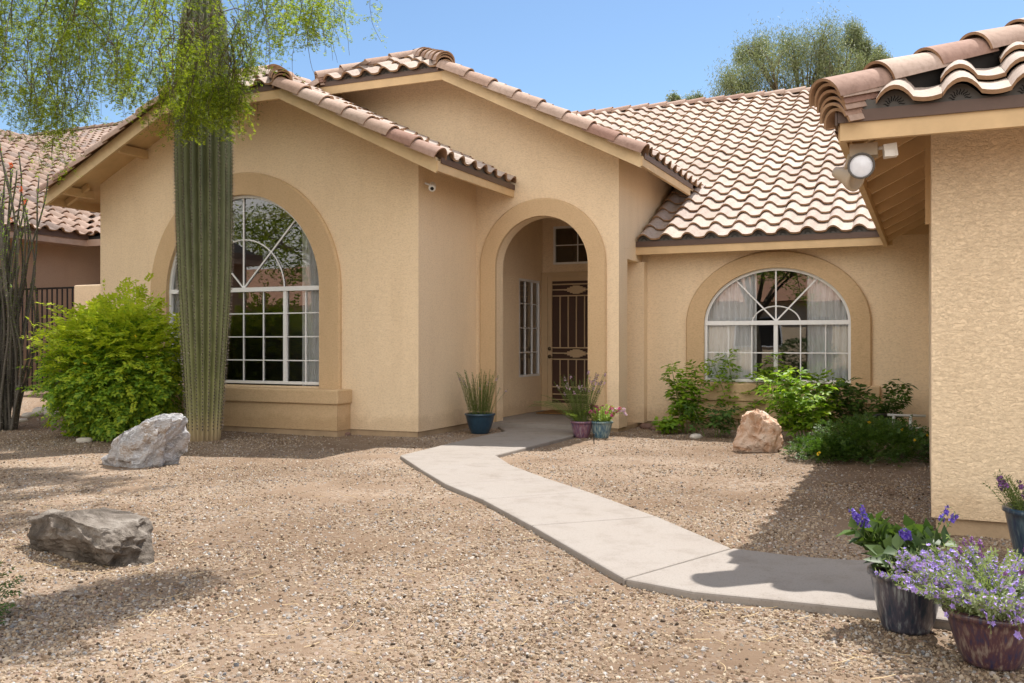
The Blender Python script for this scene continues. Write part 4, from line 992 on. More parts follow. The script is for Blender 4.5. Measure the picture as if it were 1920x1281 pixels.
def cloudbush(name, label, cat, c, rad, n, L, pairs, l, w, mat, stem='stemg', group=None, shape=None, up=.4, flowers=None, stems=24, seed=0, droop=.35, hollow=.45, top=None):
    st = random.getstate(); random.seed(seed + 11)
    c = Vector(c); t = thing(name, label, cat, (c.x, c.y, gh(c.x, c.y)), group)
    lv = Leaves(); sm = MB(); base = Vector((c.x, c.y, gh(c.x, c.y)))
    i = 0
    while i < n:
        d = Vector((random.gauss(0, 1), random.gauss(0, 1), random.gauss(0, 1))).normalized()
        rr = random.uniform(hollow, 1) ** .5
        lump = 1 + (.34 if top else .22) * noise.noise(d * 2.3 + Vector((seed, 0, 0))) + (.26 if top else .12) * noise.noise(d * 5.5 + Vector((0, seed, 0)))
        if top and random.random() < .05: rr = random.uniform(1.0, 1.14)
        p = Vector((d.x * rad[0], d.y * rad[1], d.z * rad[2])) * rr * lump
        if shape: p = shape(p, d)
        p += c
        if p.z < base.z + .02: continue
        dr = (d + Vector((0, 0, up)) + Vector((random.gauss(0, .35), random.gauss(0, .35), random.gauss(0, .25))))
        lv.pinnate(p, dr, L * random.uniform(.6, 1.3), pairs, l, w, droop, 1 if top and rr > .72 and d.z + random.gauss(0, .25) > .15 else 0); i += 1
        if i <= stems:
            q = p; mid = base.lerp(q, .5) + Vector((random.uniform(-.05, .05), random.uniform(-.05, .05), .04))
            sm.tube([base + Vector((random.uniform(-.05, .05), random.uniform(-.05, .05), -.02)), mid, q], [.010, .007, .003], 5)
    sm.build('stem', stem, t); lv.build('foliage', [mat, top] if top else mat, t)
    if flowers:
        F = Leaves()
        for k in range(flowers[1]):
            d = Vector((random.gauss(0, 1), random.gauss(0, 1) - .6, abs(random.gauss(0, 1)))).normalized()
            p = c + Vector((d.x * rad[0], d.y * rad[1], d.z * rad[2])) * random.uniform(.95, 1.08)
            F = Leaves()
            for q in range(flowers[3]): flower(F, p + Vector((random.gauss(0, 1), random.gauss(0, 1), random.gauss(0, 1))) * flowers[2] * .6, d + Vector((0, -.2, .3)), flowers[2])
            F.build('flower', flowers[0], t)
    random.setstate(st); return t

def stemmy(t, base, stems, spread, height, mat, leaf=(.03, .01), step=.03, per=2, start=.15, lean=(0, 0), curve=.3, stemmat='stemg', sr=.003, flow=None, pinn=None, radius=.05, seed=1, hvar=.3, name='foliage', droop=0, flexz=.2):
    """many upright stems with leaves along them; flow=(mat, size, tip_len, count, petals)"""
    st = random.getstate(); random.seed(seed)
    lv = Leaves(); sm = MB(); heads = []; base = Vector(base)
    for i in range(stems):
        a = random.uniform(0, 2 * PI); rr = random.uniform(0, 1) ** .5; H = height * random.uniform(1 - hvar, 1)
        p = base + Vector((cos(a), sin(a), 0)) * rr * radius
        d = Vector((cos(a) * spread * rr + lean[0] + random.gauss(0, .05), sin(a) * spread * rr + lean[1] + random.gauss(0, .05), 1)).normalized()
        n = max(5, int(H / step)); pts = [p]; ph = random.uniform(0, 6)
        for k in range(n):
            f = k / n; d = (d + Vector((cos(a) * curve * spread + random.gauss(0, .05), sin(a) * curve * spread + random.gauss(0, .05), -droop * f)) / n * 2.0).normalized(); p = p + d * H / n; pts.append(p)
            if f < start: continue
            for q in range(per):
                b = ph + k * 2.4 + q * 2 * PI / per; dd, u, w = frame_of(d); rd = u * cos(b) + w * sin(b)
                if pinn: lv.pinnate(p, rd + d * .5, pinn[0] * random.uniform(.7, 1.2), pinn[1], leaf[0], leaf[1], pinn[2])
                else: lv.add(p, rd + d * random.uniform(.3, .9) + Vector((0, 0, random.uniform(-flexz, flexz))), d - rd * .4, leaf[0] * random.uniform(.7, 1.2) * (1.1 - .4 * f), leaf[1])
        sm.tube(pts[::2] + [pts[-1]], [sr * (1 - .6 * j / (len(pts[::2]))) for j in range(len(pts[::2]) + 1)], 4, cap=False)
        if flow and random.random() < flow[5]:
            F = Leaves(); heads.append(F)
            for k in range(flow[3]):
                j = pts[-1] - (pts[-1] - pts[-2]).normalized() * random.uniform(0, flow[2]); b = random.uniform(0, 6.28); dd, u, w = frame_of(d); rd = u * cos(b) + w * sin(b)
                flower(F, j + rd * flow[1] * .5, rd + d * .4, flow[1] * random.uniform(.7, 1.2), flow[4])
    sm.build('stem', stemmat, t); lv.build(name, mat, t)
    if heads and len(heads) > 24:
        F = Leaves()
        for H_ in heads: F.P += H_.P; F.D += H_.D; F.N += H_.N; F.l += H_.l; F.w += H_.w; F.m += H_.m
        o = F.build('blossoms', flow[0], t); o['kind'] = 'stuff'
    else:
        for H_ in heads: H_.build('flower', flow[0], t)
    random.setstate(st)

def pot(t, c, r, h, mat, rib=0, base=.68, lip=.012, wall_=.016, soil=True):
    mb = MB(); rb = r * base
    prof = [(0, .0), (rb * .96, 0), (rb, .012)]
    for k in range(1, 9): f = k / 8; prof.append((rb + (r - rb) * (f ** .75), .012 + (h - .04) * f))
    prof += [(r + lip, h - .024), (r + lip, h - .006), (r + lip * .3, h), (r - wall_, h - .001), (r - wall_ - .004, h - .03), (r * .86, h - .07)]
    seg = 64 if rib else 40; vs = []
    for ri, z in prof:
        for k in range(seg):
            a = 2 * PI * k / seg; q = ri
            if rib and .15 * h < z < .82 * h: q = ri * (1 + .022 * (abs(cos(a * rib / 2)) ** .5 - .6))
            vs.append((c[0] + q * cos(a), c[1] + q * sin(a), c[2] + z))
    mb.add(vs, [(i * seg + k, i * seg + (k + 1) % seg, (i + 1) * seg + (k + 1) % seg, (i + 1) * seg + k) for i in range(len(prof) - 1) for k in range(seg)], 0, True)
    mb.build('pot', mat, t)
    if soil:
        s = MB(); s.lathe([(0, h - .04), (r * .5, h - .036), (r - wall_ - .003, h - .045)], c, 24); s.build('soil', 'soil', t)
POTG = 'potted plants beside the path and the entry'
# entry pots
def place(px, py, z=0): return gnd(px, py, z)
x, y = -5.06, 10.40
t = thing('potted_plant', 'round dark blue pot with thin upright stems left of the entry arch', 'potted plant', (x, y, 0), POTG)
pot(t, (x, y, .0), .18, .25, 'bluepot', rib=26, base=.62)
stemmy(t, (x, y, .2), 60, .22, .60, 'herbleaf', (.028, .011), .018, 3, .1, radius=.13, seed=3, hvar=.45, sr=.002)
stemmy(t, (x, y, .2), 7, .5, .56, 'herbleaf', (.02, .007), .03, 2, .3, radius=.10, seed=4, sr=.002, flow=('palepink', .012, .05, 5, 4, .8))
x, y = -3.73, 10.42
t = thing('potted_plant', 'plum red glazed pot with tall airy flower stems right of the entry', 'potted plant', (x, y, 0), POTG)
pot(t, (x, y, 0), .125, .20, 'glazeD', rib=22, base=.68)
stemmy(t, (x, y, .17), 60, .34, .64, 'herbleaf', (.030, .010), .022, 3, .1, radius=.08, seed=6, sr=.002, flow=('palepink', .012, .05, 8, 5, .45), hvar=.45, lean=(-.04, 0))
stemmy(t, (x - .04, y, .18), 12, .3, .62, 'herbleaf', (.022, .007), .02, 3, .1, radius=.05, seed=16, sr=.002, lean=(-1.1, -.25), droop=.9)
stemmy(t, (x - .02, y, .18), 14, .4, .2, 'limeleaf', (.03, .012), .02, 3, .0, radius=.05, seed=17, sr=.002, lean=(-.05, -.4), droop=.9)
x, y = -3.51, 10.50
t = thing('potted_plant', 'teal striped glazed pot with lime leaves and magenta flowers at the entry pier', 'potted plant', (x, y, 0), POTG)
pot(t, (x, y, 0), .125, .20, 'glazeC', rib=22, base=.70)
stemmy(t, (x, y, .17), 40, .7, .26, 'limeleaf', (.035, .016), .02, 3, .05, radius=.08, seed=8, sr=.002, flow=('pink', .018, .05, 10, 5, .5))
stemmy(t, (x, y, .17), 5, .3, .46, 'limeleaf', (.025, .010), .022, 2, .1, radius=.05, seed=9, sr=.002, lean=(1.2, -.2), droop=1.1, flow=('palepink', .02, .03, 5, 5, 1))
# near pots at right
x, y = -.07, 4.02
t = thing('potted_plant', 'blue grey drip glazed pot with broad leaves and deep violet flowers at the path edge', 'potted plant', (x, y, 0), POTG)
pot(t, (x, y, 0), .135, .235, 'glazeA', base=.70)
stemmy(t, (x - .02, y, .2), 22, .55, .23, 'salvialeaf', (.10, .052), .036, 3, .12, radius=.05, seed=12, sr=.003, flexz=.55, curve=.5, hvar=.35)
stemmy(t, (x - .02, y, .2), 10, .55, .15, 'salvialeaf', (.085, .055), .05, 3, .1, radius=.06, seed=13, sr=.003, flexz=.8)
stemmy(t, (x - .05, y, .22), 3, .2, .30, 'salvialeaf', (.03, .012), .06, 2, .5, radius=.03, seed=15, sr=.003, lean=(-.75, -.05), flow=('violet', .010, .085, 34, 4, 1), hvar=.2)
stemmy(t, (x + .03, y - .03, .22), 2, .1, .22, 'salvialeaf', (.03, .012), .06, 2, .5, radius=.02, seed=19, sr=.003, lean=(-.05, -.25), flow=('violet', .016, .03, 44, 5, 1), hvar=.25)
stemmy(t, (x + .04, y + .02, .22), 3, .3, .29, 'salvialeaf', (.03, .012), .06, 2, .5, radius=.03, seed=18, sr=.003, lean=(.25, .0), flow=('violet', .012, .03, 10, 4, 1), hvar=.2)
x, y = .215, 3.72
t = thing('potted_plant', 'plum brown glazed pot overflowing with small lilac flowers in the right foreground', 'potted plant', (x, y, 0), POTG)
pot(t, (x, y, 0), .150, .195, 'glazeB', base=.66)
stemmy(t, (x, y, .16), 230, 1.05, .33, 'paleleaf', (.028, .007), .016, 3, .05, radius=.11, seed=22, sr=.0014, flow=('lilac', .0105, .14, 12, 5, .9), hvar=.4, curve=.5)
stemmy(t, (x + .06, y + .02, .16), 70, .9, .20, 'paleleaf', (.03, .006), .014, 3, .05, radius=.10, seed=23, sr=.0014, hvar=.5)
stemmy(t, (x + .07, y + .05, .17), 16, .5, .29, 'paleleaf', (.02, .004), .05, 2, .2, radius=.08, seed=24, sr=.0016, flow=('purple', .008, .03, 12, 4, 1), hvar=.3)
stemmy(t, (x - .02, y - .13, .18), 4, .4, .22, 'paleleaf', (.02, .005), .022, 2, .1, radius=.04, seed=25, sr=.0015, lean=(-.1, -1.0), droop=2.2, flow=('lilac', .014, .10, 7, 5, 1))
stemmy(t, (x + .06, y - .13, .18), 4, .4, .20, 'paleleaf', (.02, .005), .022, 2, .1, radius=.04, seed=26, sr=.0015, lean=(.1, -1.0), droop=2.4, flow=('lilac', .014, .08, 7, 5, 1))
x, y = .56, 5.27
t = thing('potted_plant', 'large dark blue glazed pot of purple lavender against the right wall', 'potted plant', (x, y, 0), POTG)
pot(t, (x, y, 0), .20, .32, 'glazeE', base=.66)
stemmy(t, (x - .02, y - .05, .28), 80, .55, .23, 'herbleaf', (.03, .007), .016, 3, .0, radius=.16, seed=32, sr=.0018, flow=('purple', .010, .035, 16, 4, .3), hvar=.4)

# shrubs under the low window
TG = 'leafy shrubs under the low arched window'
def tecoma(px, py, stems, hgt, spread, seed, label, lean=(0, 0), dark=False, radius=.1, L=.10):
    x, y = gnd(px, py); t = thing('leafy_shrub', label, 'shrub', (x, y, 0), TG)
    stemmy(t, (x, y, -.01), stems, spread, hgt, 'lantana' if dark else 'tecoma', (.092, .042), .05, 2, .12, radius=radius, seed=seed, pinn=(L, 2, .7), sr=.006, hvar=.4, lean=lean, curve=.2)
    return t
tecoma(1292, 812, 10, .86, .14, 41, 'bright leafy shrub left of the pinkish boulder, below the window corner', radius=.09)
tecoma(1395, 806, 6, 1.12, .40, 43, 'tall thin shrub behind the pinkish boulder, rising over the window ledge', radius=.16, lean=(.05, 0))
tecoma(1525, 828, 20, .88, .38, 44, 'dense tall shrub right of the pinkish boulder', radius=.24, lean=(-.08, 0))
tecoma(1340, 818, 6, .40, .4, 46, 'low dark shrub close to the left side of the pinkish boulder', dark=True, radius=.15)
tecoma(1247, 813, 5, .2, .5, 48, 'tiny green seedling between the entry pier and the first shrub', radius=.05, L=.05)
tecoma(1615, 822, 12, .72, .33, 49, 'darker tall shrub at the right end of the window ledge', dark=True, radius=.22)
x, y = gnd(1625, 862)
cloudbush('groundcover_shrub', 'low dark green spreading lantana mound with small yellow flowers at the garage corner', 'ground cover', (x + .05, y + .25, .08), (.62, .85, .27), 2600, .05, 3, .026, .014, 'lantana', seed=5, flowers=('yellow', 6, .011, 7), hollow=.1, stems=30)
x, y = gnd(1540, 868)
cloudbush('groundcover_shrub', 'low green creeping edge of ground cover in front of the dense shrub', 'ground cover', (x, y + .25, .04), (.34, .42, .17), 800, .05, 3, .026, .014, 'lantana', seed=6, flowers=('yellow', 3, .012, 6), hollow=.1, stems=10)
# low weed at left edge of the frame
x, y = gnd(-62, 1170)
cloudbush('low_shrub', 'dark low shrub cut by the left edge of the frame', 'shrub', (x, y, .1), (.17, .17, .17), 300, .04, 3, .02, .008, 'lantana', seed=9, hollow=.2, stems=8)

# big yellow-green bush
def bshape(p, d):
    p = Vector((p.x, p.y, p.z)); 
    k = 1 - .30 * max(0, -p.z / .85); p.x *= k; p.y *= k; return p
cloudbush('bush', 'big rounded yellow green bush against the wall left of the cactus', 'bush', (-8.80, 8.22, .76), (.82, .76, .80), 5600, .14, 4, .055, .032, 'bushleaf', 'twig', seed=2, shape=bshape, up=.1, flowers=('yellow', 12, .012, 3), hollow=.04, stems=20, top='bushtip', droop=.6)

# =================================================================== SAGUARO
def saguaro(cx, cy):
    t = thing('saguaro_cactus', 'tall ribbed saguaro cactus standing before the large arched window', 'cactus', (cx, cy, 0))
    prof = [(z_, r_ * .93) for z_, r_ in [(-.05, .185), (.03, .20), (.15, .205), (.35, .215), (.55, .228), (.85, .25), (1.2, .275), (1.6, .30), (2.0, .322), (2.6, .338), (3.2, .345), (3.7, .34), (4.2, .325), (4.6, .30), (4.9, .26), (5.1, .20), (5.22, .12), (5.26, .0)]]
    nr = 20; sub = 8; seg = nr * sub; mb = MB(); vs = []; zs = []
    zz = np.linspace(-.05, 5.26, 150); pz = [p[0] for p in prof]; pr = [p[1] for p in prof]
    wobs = [random.uniform(-.05, .05) for _ in range(nr)]
    def surf(a, z):
        Rr = float(np.interp(z, pz, pr)); lean = .012 * sin(z * 1.1)
        fade = 1 if z > .25 else .55 + .45 * max(0, z / .25)
        k = abs(sin(a * nr / 2 + PI / 2 + .15 * sin(z * .9 + a))) ; f = 1 - .36 * fade * (1 - k ** .7)
        Rr *= f * (1 + .012 * noise.noise(Vector((cos(a) * 2, sin(a) * 2, z * 1.5))))
        return Vector((cx + lean + Rr * cos(a), cy + Rr * sin(a), z))
    for z in zz:
        for k in range(seg): vs.append(surf(2 * PI * k / seg, z))
    mb.add(vs, [(i * seg + k, i * seg + (k + 1) % seg, (i + 1) * seg + (k + 1) % seg, (i + 1) * seg + k) for i in range(len(zz) - 1) for k in range(seg)], 0, True)
    mb.build('trunk', 'cactus', t)
    lv = Leaves(); ar = MB()
    for k in range(nr):
        z = .12 + random.uniform(0, .03)
        while z < 5.1:
            # rib crest: solve a*nr/2 + pi/2 + .15 sin = pi/2 + m*pi
            a = 2 * PI * k / nr
            for _ in range(3): a = (2 * PI * k / nr) - .15 * sin(z * .9 + a) * 2 / nr
            p = surf(a, z); o = (p - Vector((cx, cy, z))).normalized(); tan = Vector((-o.y, o.x, 0))
            ar.add([p + o * .003 + tan * .010, p + o * .003 + Vector((0, 0, .012)), p + o * .003 - tan * .010, p + o * .003 - Vector((0, 0, .012)), p + o * .010], [(0, 1, 4), (1, 2, 4), (2, 3, 4), (3, 0, 4)])
            for s_ in range(8):
                b = random.uniform(0, 6.28); sp = random.uniform(.2, 1.2); d = o + (tan * cos(b) + Vector((0, 0, 1)) * sin(b)) * sp
                lv.add(p, d, (random.random(), random.random(), random.random()), random.uniform(.022, .046), .0024)
            z += random.uniform(.034, .044)
    ar.build('areoles', 'areole', t); lv.build('spines', 'spine', t, 0)
saguaro(-7.62, 8.38)

# =================================================================== OCOTILLO
x, y = gnd(-8, 808); y += .1
t = thing('ocotillo', 'spindly ocotillo with many thorny grey stems and orange tips at the left edge', 'ocotillo', (x, y, gh(x, y)))
sm = MB(); lv = Leaves(); F = Leaves(); bz = gh(x, y)
for k in range(62):
    a = random.uniform(0, 2 * PI); sp = random.uniform(.01, .075); H = random.uniform(1.9, 3.5) if k % 5 else random.uniform(3.4, 3.8); r0 = random.uniform(.03, .17); p = Vector((x + cos(a) * r0, y + sin(a) * r0, bz - .02)); pts = [p]
    d = Vector((cos(a) * sp * 2.2, sin(a) * sp * 2, 1)).normalized(); n = 26; ph = random.uniform(0, 6)
    for i in range(n):
        f = i / n; d = (d + Vector((cos(a) * .008 + .03 * sin(ph + f * 7), sin(a) * .008 + .03 * cos(ph + f * 6), .12)) + Vector((random.gauss(0, .03), random.gauss(0, .03), 0))).normalized(); p = p + d * H / n; pts.append(p)
        for q in range(14 if f > .3 else 5):
            b = random.uniform(0, 6.28); dd, u, w = frame_of(d); rd = u * cos(b) + w * sin(b); pp = p - d * random.uniform(0, H / n)
            if f > .33 and q % 3: lv.add(pp, rd + d * .6, d, random.uniform(.020, .036), .014, 0)
            else: lv.add(pp + rd * .01, rd, d, random.uniform(.02, .04), .008, 1)
    sm.tube(pts, [.021 * (1 - .6 * i / n) for i in range(n + 1)], 6)
    if k % 6 == 0:
        F = Leaves()
        for q in range(18): flower(F, pts[-1] + Vector((random.gauss(0, .012), random.gauss(0, .012), random.uniform(-.03, .05))), (random.gauss(0, 1), random.gauss(0, 1), .6), .015, 4)
        F.build('flower', 'orange', t)
M['ocobark'] = mat_bark('ocotillo_bark', (.02, .017, .014), (.22, .20, .17), (1, 1, .4), 45, .006)
sm.build('stem', 'ocobark', t); lv.build('leaf', ['tecoma', 'spine'], t)

# =================================================================== PALO VERDE
ylo = np.array([(-500, 150), (-250, 200), (-60, 235), (0, 222), (60, 250), (100, 285), (112, 325), (125, 270), (151, 262), (175, 240), (200, 205), (230, 190), (252, 231), (265, 190), (300, 215), (335, 262), (370, 272), (420, 262), (455, 240), (470, 150), (500, 122), (530, 105), (562, 145), (600, 110), (640, 105), (655, 60), (690, 20), (705, 8), (711, 82), (717, 5), (740, -40)])
def palo():
    random.seed(77)
    bx, by = -8.6, 3.4
    t = thing('palo_verde_tree', 'palo verde tree whose hanging feathery branches cross the upper left of the view', 'tree', (bx, by, 0))
    tr_ = MB(); tr_.tube([(bx, by, -.1), (bx + .05, by + .15, .8), (bx + .25, by + .5, 1.7), (bx + .3, by + .8, 2.4)], [.17, .14, .13, .12], 12)
    fork = Vector((bx + .3, by + .8, 2.4)); limbs = []
    ends = [(-8.5, 9.3, 5.6), (-7.0, 8.8, 6.0), (-6.1, 8.4, 5.9), (-5.0, 8.0, 5.6), (-4.2, 6.8, 5.7), (-3.2, 5.2, 5.0), (-9.8, 8.0, 5.4), (-11.2, 6.0, 4.8), (-7, 6, 6.4), (-6, 3.5, 5.6)]
    lb = MB()
    for e in ends:
        e = Vector(e); m1 = fork.lerp(e, .3) + Vector((random.uniform(-.3, .3), random.uniform(-.3, .3), 2.0)); m2 = fork.lerp(e, .7) + Vector((random.uniform(-.3, .3), random.uniform(-.3, .3), 1.2))
        P = []
        for i in range(15):
            s_ = i / 14; a = fork.lerp(m1, s_); b = m1.lerp(m2, s_); c_ = m2.lerp(e, s_); ab = a.lerp(b, s_); bc = b.lerp(c_, s_); P.append(ab.lerp(bc, s_) + Vector((random.gauss(0, .03), random.gauss(0, .03), random.gauss(0, .03))) * (i > 0))
        lb.tube(P, [.075 * (1 - s_ / 14 * .8) for s_ in range(15)], 7); limbs.append(P)
    allp = [p for P in limbs for p in P[4:]]
    lv = Leaves(); tw = MB(); starts = []
    def world(px, py, zc):
        a, b = pxd(px); return Vector((a * zc, b * zc, HC + (640.5 - py) * zc / F0))
    for k in range(300):
        px = random.choice([random.uniform(-420, 0), random.uniform(0, 330), random.uniform(0, 330), random.uniform(325, 460), random.uniform(325, 460), random.uniform(440, 520 if k % 2 else 600)])
        zc = random.uniform(8.0, 10.0); low = float(np.interp(px, ylo[:, 0], ylo[:, 1]))
        over = 330 < px < 460
        if over: zc = random.uniform(8.9, 9.75) if random.random() < .6 else random.uniform(11.2, 12)
        top = random.uniform(-260, low - 70) if low > 0 else -200
        if px > 460: top = random.uniform(-220, min(20, low - 60))
        low2 = low - abs(random.gauss(0, 45)); 
        if over: low2 = low - abs(random.gauss(0, 55))
        if over: top = max(top, low2 - random.uniform(60, 190))
        if low2 < top + 30: low2 = top + 40
        starts.append((px, top, low2, zc))
    for px, top, low in ((711, -160, 84), (640, -60, 118), (600, -60, 100), (562, -20, 146), (112, 120, 328), (252, 60, 232), (655, -120, 60), (369, 60, 272), (446, 60, 245), (465, 90, 236)): 
        for q in range(2 if px < 650 else 1): starts.append((px + random.uniform(-8, 8), top, low, random.uniform(8.6, 9.6)))
    extra = [(-2.70 + random.gauss(0, .10), random.uniform(3.9, 5.1), random.uniform(3.8, 4.3)) for _ in range(270)] + [(-4.45 + random.gauss(0, .35), 6.3 + random.gauss(0, .25), random.uniform(4.7, 5.0)) for _ in range(36)]
    jobs = [(world(px, top, zc), (low - top) * zc / F0) for px, top, low, zc in starts] + [(Vector(e), random.uniform(.3, .6)) for e in extra]
    jobs.sort(key=lambda j: -j[0].z)
    for p, hang in jobs:
        # connect to the nearest limb point from above
        nb = min(allp, key=lambda q: (q - p).length + (0 if q.z > p.z else 1.2 * (p.z - q.z)))
        mid = nb.lerp(p, .5) + Vector((random.gauss(0, .08), random.gauss(0, .08), .12)); 
        r0_ = .004 + .006 * min(1, (nb - p).length); tw.tube([nb, nb.lerp(mid, .5) + Vector((0, 0, .05)), mid, mid.lerp(p, .5) + Vector((0, 0, .02)), p], [r0_, r0_ * .9, r0_ * .8, r0_ * .7, .005], 4, cap=False); allp.append(p); allp.append(mid)
        a = random.uniform(0, 6.28); d = Vector((cos(a) * .35, sin(a) * .35, -.9)).normalized(); n = max(4, int(hang / .07)); pts = [p]; q = p
        for i in range(n):
            d = (d + Vector((random.gauss(0, .13), random.gauss(0, .13), -.12))).normalized(); q = q + d * (hang / n); pts.append(q)
            # side twiglets, in clumps with bare gaps
            cl_ = noise.noise(q * 1.7 + Vector((5, 1, 3))) + .5 * noise.noise(q * 4.0)
            for s_ in range(0 if (cl_ < -.12 and p.z < 9 and (p.y > 6.6)) else (5 if cl_ > .15 else 3)):
                b = random.uniform(0, 6.28); e = (Vector((cos(b), sin(b), random.uniform(-.6, .35)))).normalized(); r = q; Ls = random.uniform(.06, .20) * (1.1 - .5 * i / n); m = max(2, int(Ls / .028))
                for j in range(m):
                    e = (e + Vector((0, 0, -.16))).normalized(); r = r + e * (Ls / m)
                    lv.pinnate(r, e + Vector((random.gauss(0, .5), random.gauss(0, .5), random.gauss(0, .4))), .030, 2, .019, .0095, .2)
        tw.tube(pts, [.0048 * (1 - .6 * i / n) for i in range(n + 1)], 3, cap=False)
    tr_.build('trunk', 'bark', t); lb.build('limb', 'bark', t); tw.build('twig', 'twig', t); lv.build('foliage', 'pvleaf', t)
    print('palo leaves', len(lv.P))
palo()

# =================================================================== TREES
def tree(name, label, base, trunk_h, crown, blobs, nleaf, leaf, mat, seed, group=None, hang=0, bark='bark', limbs=9, rt=.16):
    st = random.getstate(); random.seed(seed); bx, by, bz = base
    t = thing(name, label, 'tree', base, group); tm_ = MB(); lv = Leaves(); lm = MB()
    fork = Vector((bx, by, bz + trunk_h)); tm_.tube([(bx, by, bz - .1), (bx + .1, by, bz + trunk_h * .5), fork], [rt, rt * .8, rt * .65], 9)
    for (cx_, cy_, cz_, r) in blobs:
        c = Vector((cx_, cy_, cz_)); mid = fork.lerp(c, .5) + Vector((random.gauss(0, .25), random.gauss(0, .25), .2)); lm.tube([fork, fork.lerp(mid, .6), mid, mid.lerp(c, .6), c], [rt * .5, rt * .36, rt * .26, rt * .18, rt * .08], 6)
        for k in range(12):
            d = Vector((random.gauss(0, 1), random.gauss(0, 1), random.gauss(0, .8) + .3)).normalized(); e = c + d * r * random.uniform(.6, 1.0); lm.tube([mid.lerp(c, random.uniform(.4, 1)), c.lerp(e, .5) + Vector((0, 0, .05)), e], [rt * .12, rt * .08, .008], 4, cap=False)
            m = int(nleaf / len(blobs) / 12); rr = r * random.uniform(.30, .6)
            for j in range(m):
                g_ = Vector((random.gauss(0, 1), random.gauss(0, 1), random.gauss(0, .9 + .5 * hang) - .35 * hang)) * rr * .55; p = e + g_
                dd = Vector((random.gauss(0, 1), random.gauss(0, 1), random.gauss(0, .6) - hang)); lv.add(p, dd, (random.gauss(0, 1), random.gauss(0, 1), 1), leaf[0] * random.uniform(.6, 1.3), leaf[1])
    tm_.build('trunk', bark, t); lm.build('limb', bark, t); lv.build('foliage', mat, t); random.setstate(st); return t
def wp(px, py, zc): a, b = pxd(px); return (a * zc, b * zc, HC + (640.5 - py) * zc / F0)
zc = 27; blobs = []
for px, py, rp in ((1385, 150, 40), (1410, 95, 32), (1375, 185, 38), (1450, 130, 50), (1490, 100, 44), (1540, 85, 45), (1520, 140, 50), (1570, 125, 42), (1600, 75, 26), (1625, 100, 22), (1620, 150, 34), (1650, 115, 16), (1470, 180, 50), (1560, 190, 50)):
    blobs.append((*wp(px, py, zc + random.uniform(-1, 1)), rp * zc / F0 * 1.0))
b0 = wp(1520, 640, zc)
tree('background_tree', 'feathery grey green tree rising behind the main tiled roof', (b0[0], b0[1], 0), 5.2, None, blobs, 62000, (.11, .017), 'grayleaf', 5, hang=1.3, rt=.22)
zc = 34; blobs = [(*wp(px, py, zc), rp * zc / F0) for px, py, rp in ((1265, 190, 14), (1290, 195, 18), (1310, 188, 12))]
b0 = wp(1290, 640, zc)
tree('background_tree', 'small treetop barely showing over the ridge left of the larger tree', (b0[0], b0[1], 0), 6.5, None, blobs, 2600, (.13, .03), 'grayleaf', 6, hang=.6, rt=.15)

# =================================================================== NEIGHBOUR
NB = thing('neighbour_house', 'neighbouring mauve stucco house with a mixed brown tile roof at the far left', 'house', (-16, 10, .3))
nE, nZ, NP, nV = -14.0, 3.05, .49, 12.4
mb = MB(); mb.quad((-14.45, 2, 0), (-14.45, 14, 0), (-14.45, 14, 3.25), (-14.45, 2, 3.25)); mb.quad((-14.45, 12.85, 0), (-9.5, 12.85, 0), (-9.5, 12.85, 2.2), (-14.45, 12.85, 2.2))
mb.quad((-26, 2, 0), (-14.45, 2, 0), (-14.45, 2, 3.2), (-26, 2, 3.2)); mb.build('wall', 'nstucco', NB)
mb = MB(); xr = nE - 6.0; zr = nZ + 6 * NP; yr = nV + 10.8; zyr = nZ + 10.8 * NP
mb.prism([(nE, 2, nZ), (nE, 14, nZ), (xr, 19, zr), (xr, 2, zr)], (0, 0, -.05)); mb.prism([(xr, 2, zr), (xr, 19, zr), (xr - 6, 19, nZ), (xr - 6, 2, nZ)], (0, 0, -.05))
mb.prism([(-30, nV, nZ), (nE, nV, nZ), (nE + 2.2, nV, nZ), (nE + 2.2, yr, zyr), (-30, yr, zyr)], (0, 0, -.05)); mb.prism([(nE + 2.2, yr, zyr), (nE + 2.2, yr + 9, nZ), (-30, yr + 9, nZ), (-30, yr, zyr)], (0, 0, -.05))
NR = mb.build('roof', 'deck', NB)
tm = MB(); c2 = 1 / math.sqrt(1 + NP * NP)
tiles(tm, (nE + .04, 7.0, nZ + .01), (0, 1, 0), (-c2, 0, NP * c2), (NP * c2, 0, c2), 12, 6 / c2, tw=.31, seg=7, keep=lambda p: (nE - p.x) > (p.y - nV) - .1)
tiles(tm, (-29, nV, nZ + .01), (1, 0, 0), (0, c2, NP * c2), (0, -NP * c2, c2), 15.4, 10.8 / c2, tw=.31, seg=7, keep=lambda p: (p.y - nV) > (nE - p.x) - .1 or p.x < xr - .5 and p.z > nZ + max(0, 6 - (xr - p.x)) * NP)
tm.build('roof_tiles', ['ntile', 'butt'], NR)
cm = MB(); barrels(cm, (xr, 7, zr + .05), (xr, 19, zr + .05), .11, .4, n=8); barrels(cm, (nE, yr, zyr + .05), (-29, yr, zyr + .05), .11, .4, n=8); cm.build('ridge_tiles', ['ntile', 'butt'], NR)
mb = MB(); mb.box(nE - .04, nE, 2, nV + .02, nZ - .17, nZ - .05); mb.box(nE - .45, nE - .04, 2, nV, nZ - .165, nZ - .15); mb.box(nE, nE + 2.2, nV - .02, nV + .02, nZ - .17, nZ - .05); mb.build('fascia', 'ntrim', NR)
mb = MB(); mb.box(nE + .001, nE + .02, 2, nV + .02, nZ - .06, nZ + .06); mb.build('drip_edge', 'brown', NR)
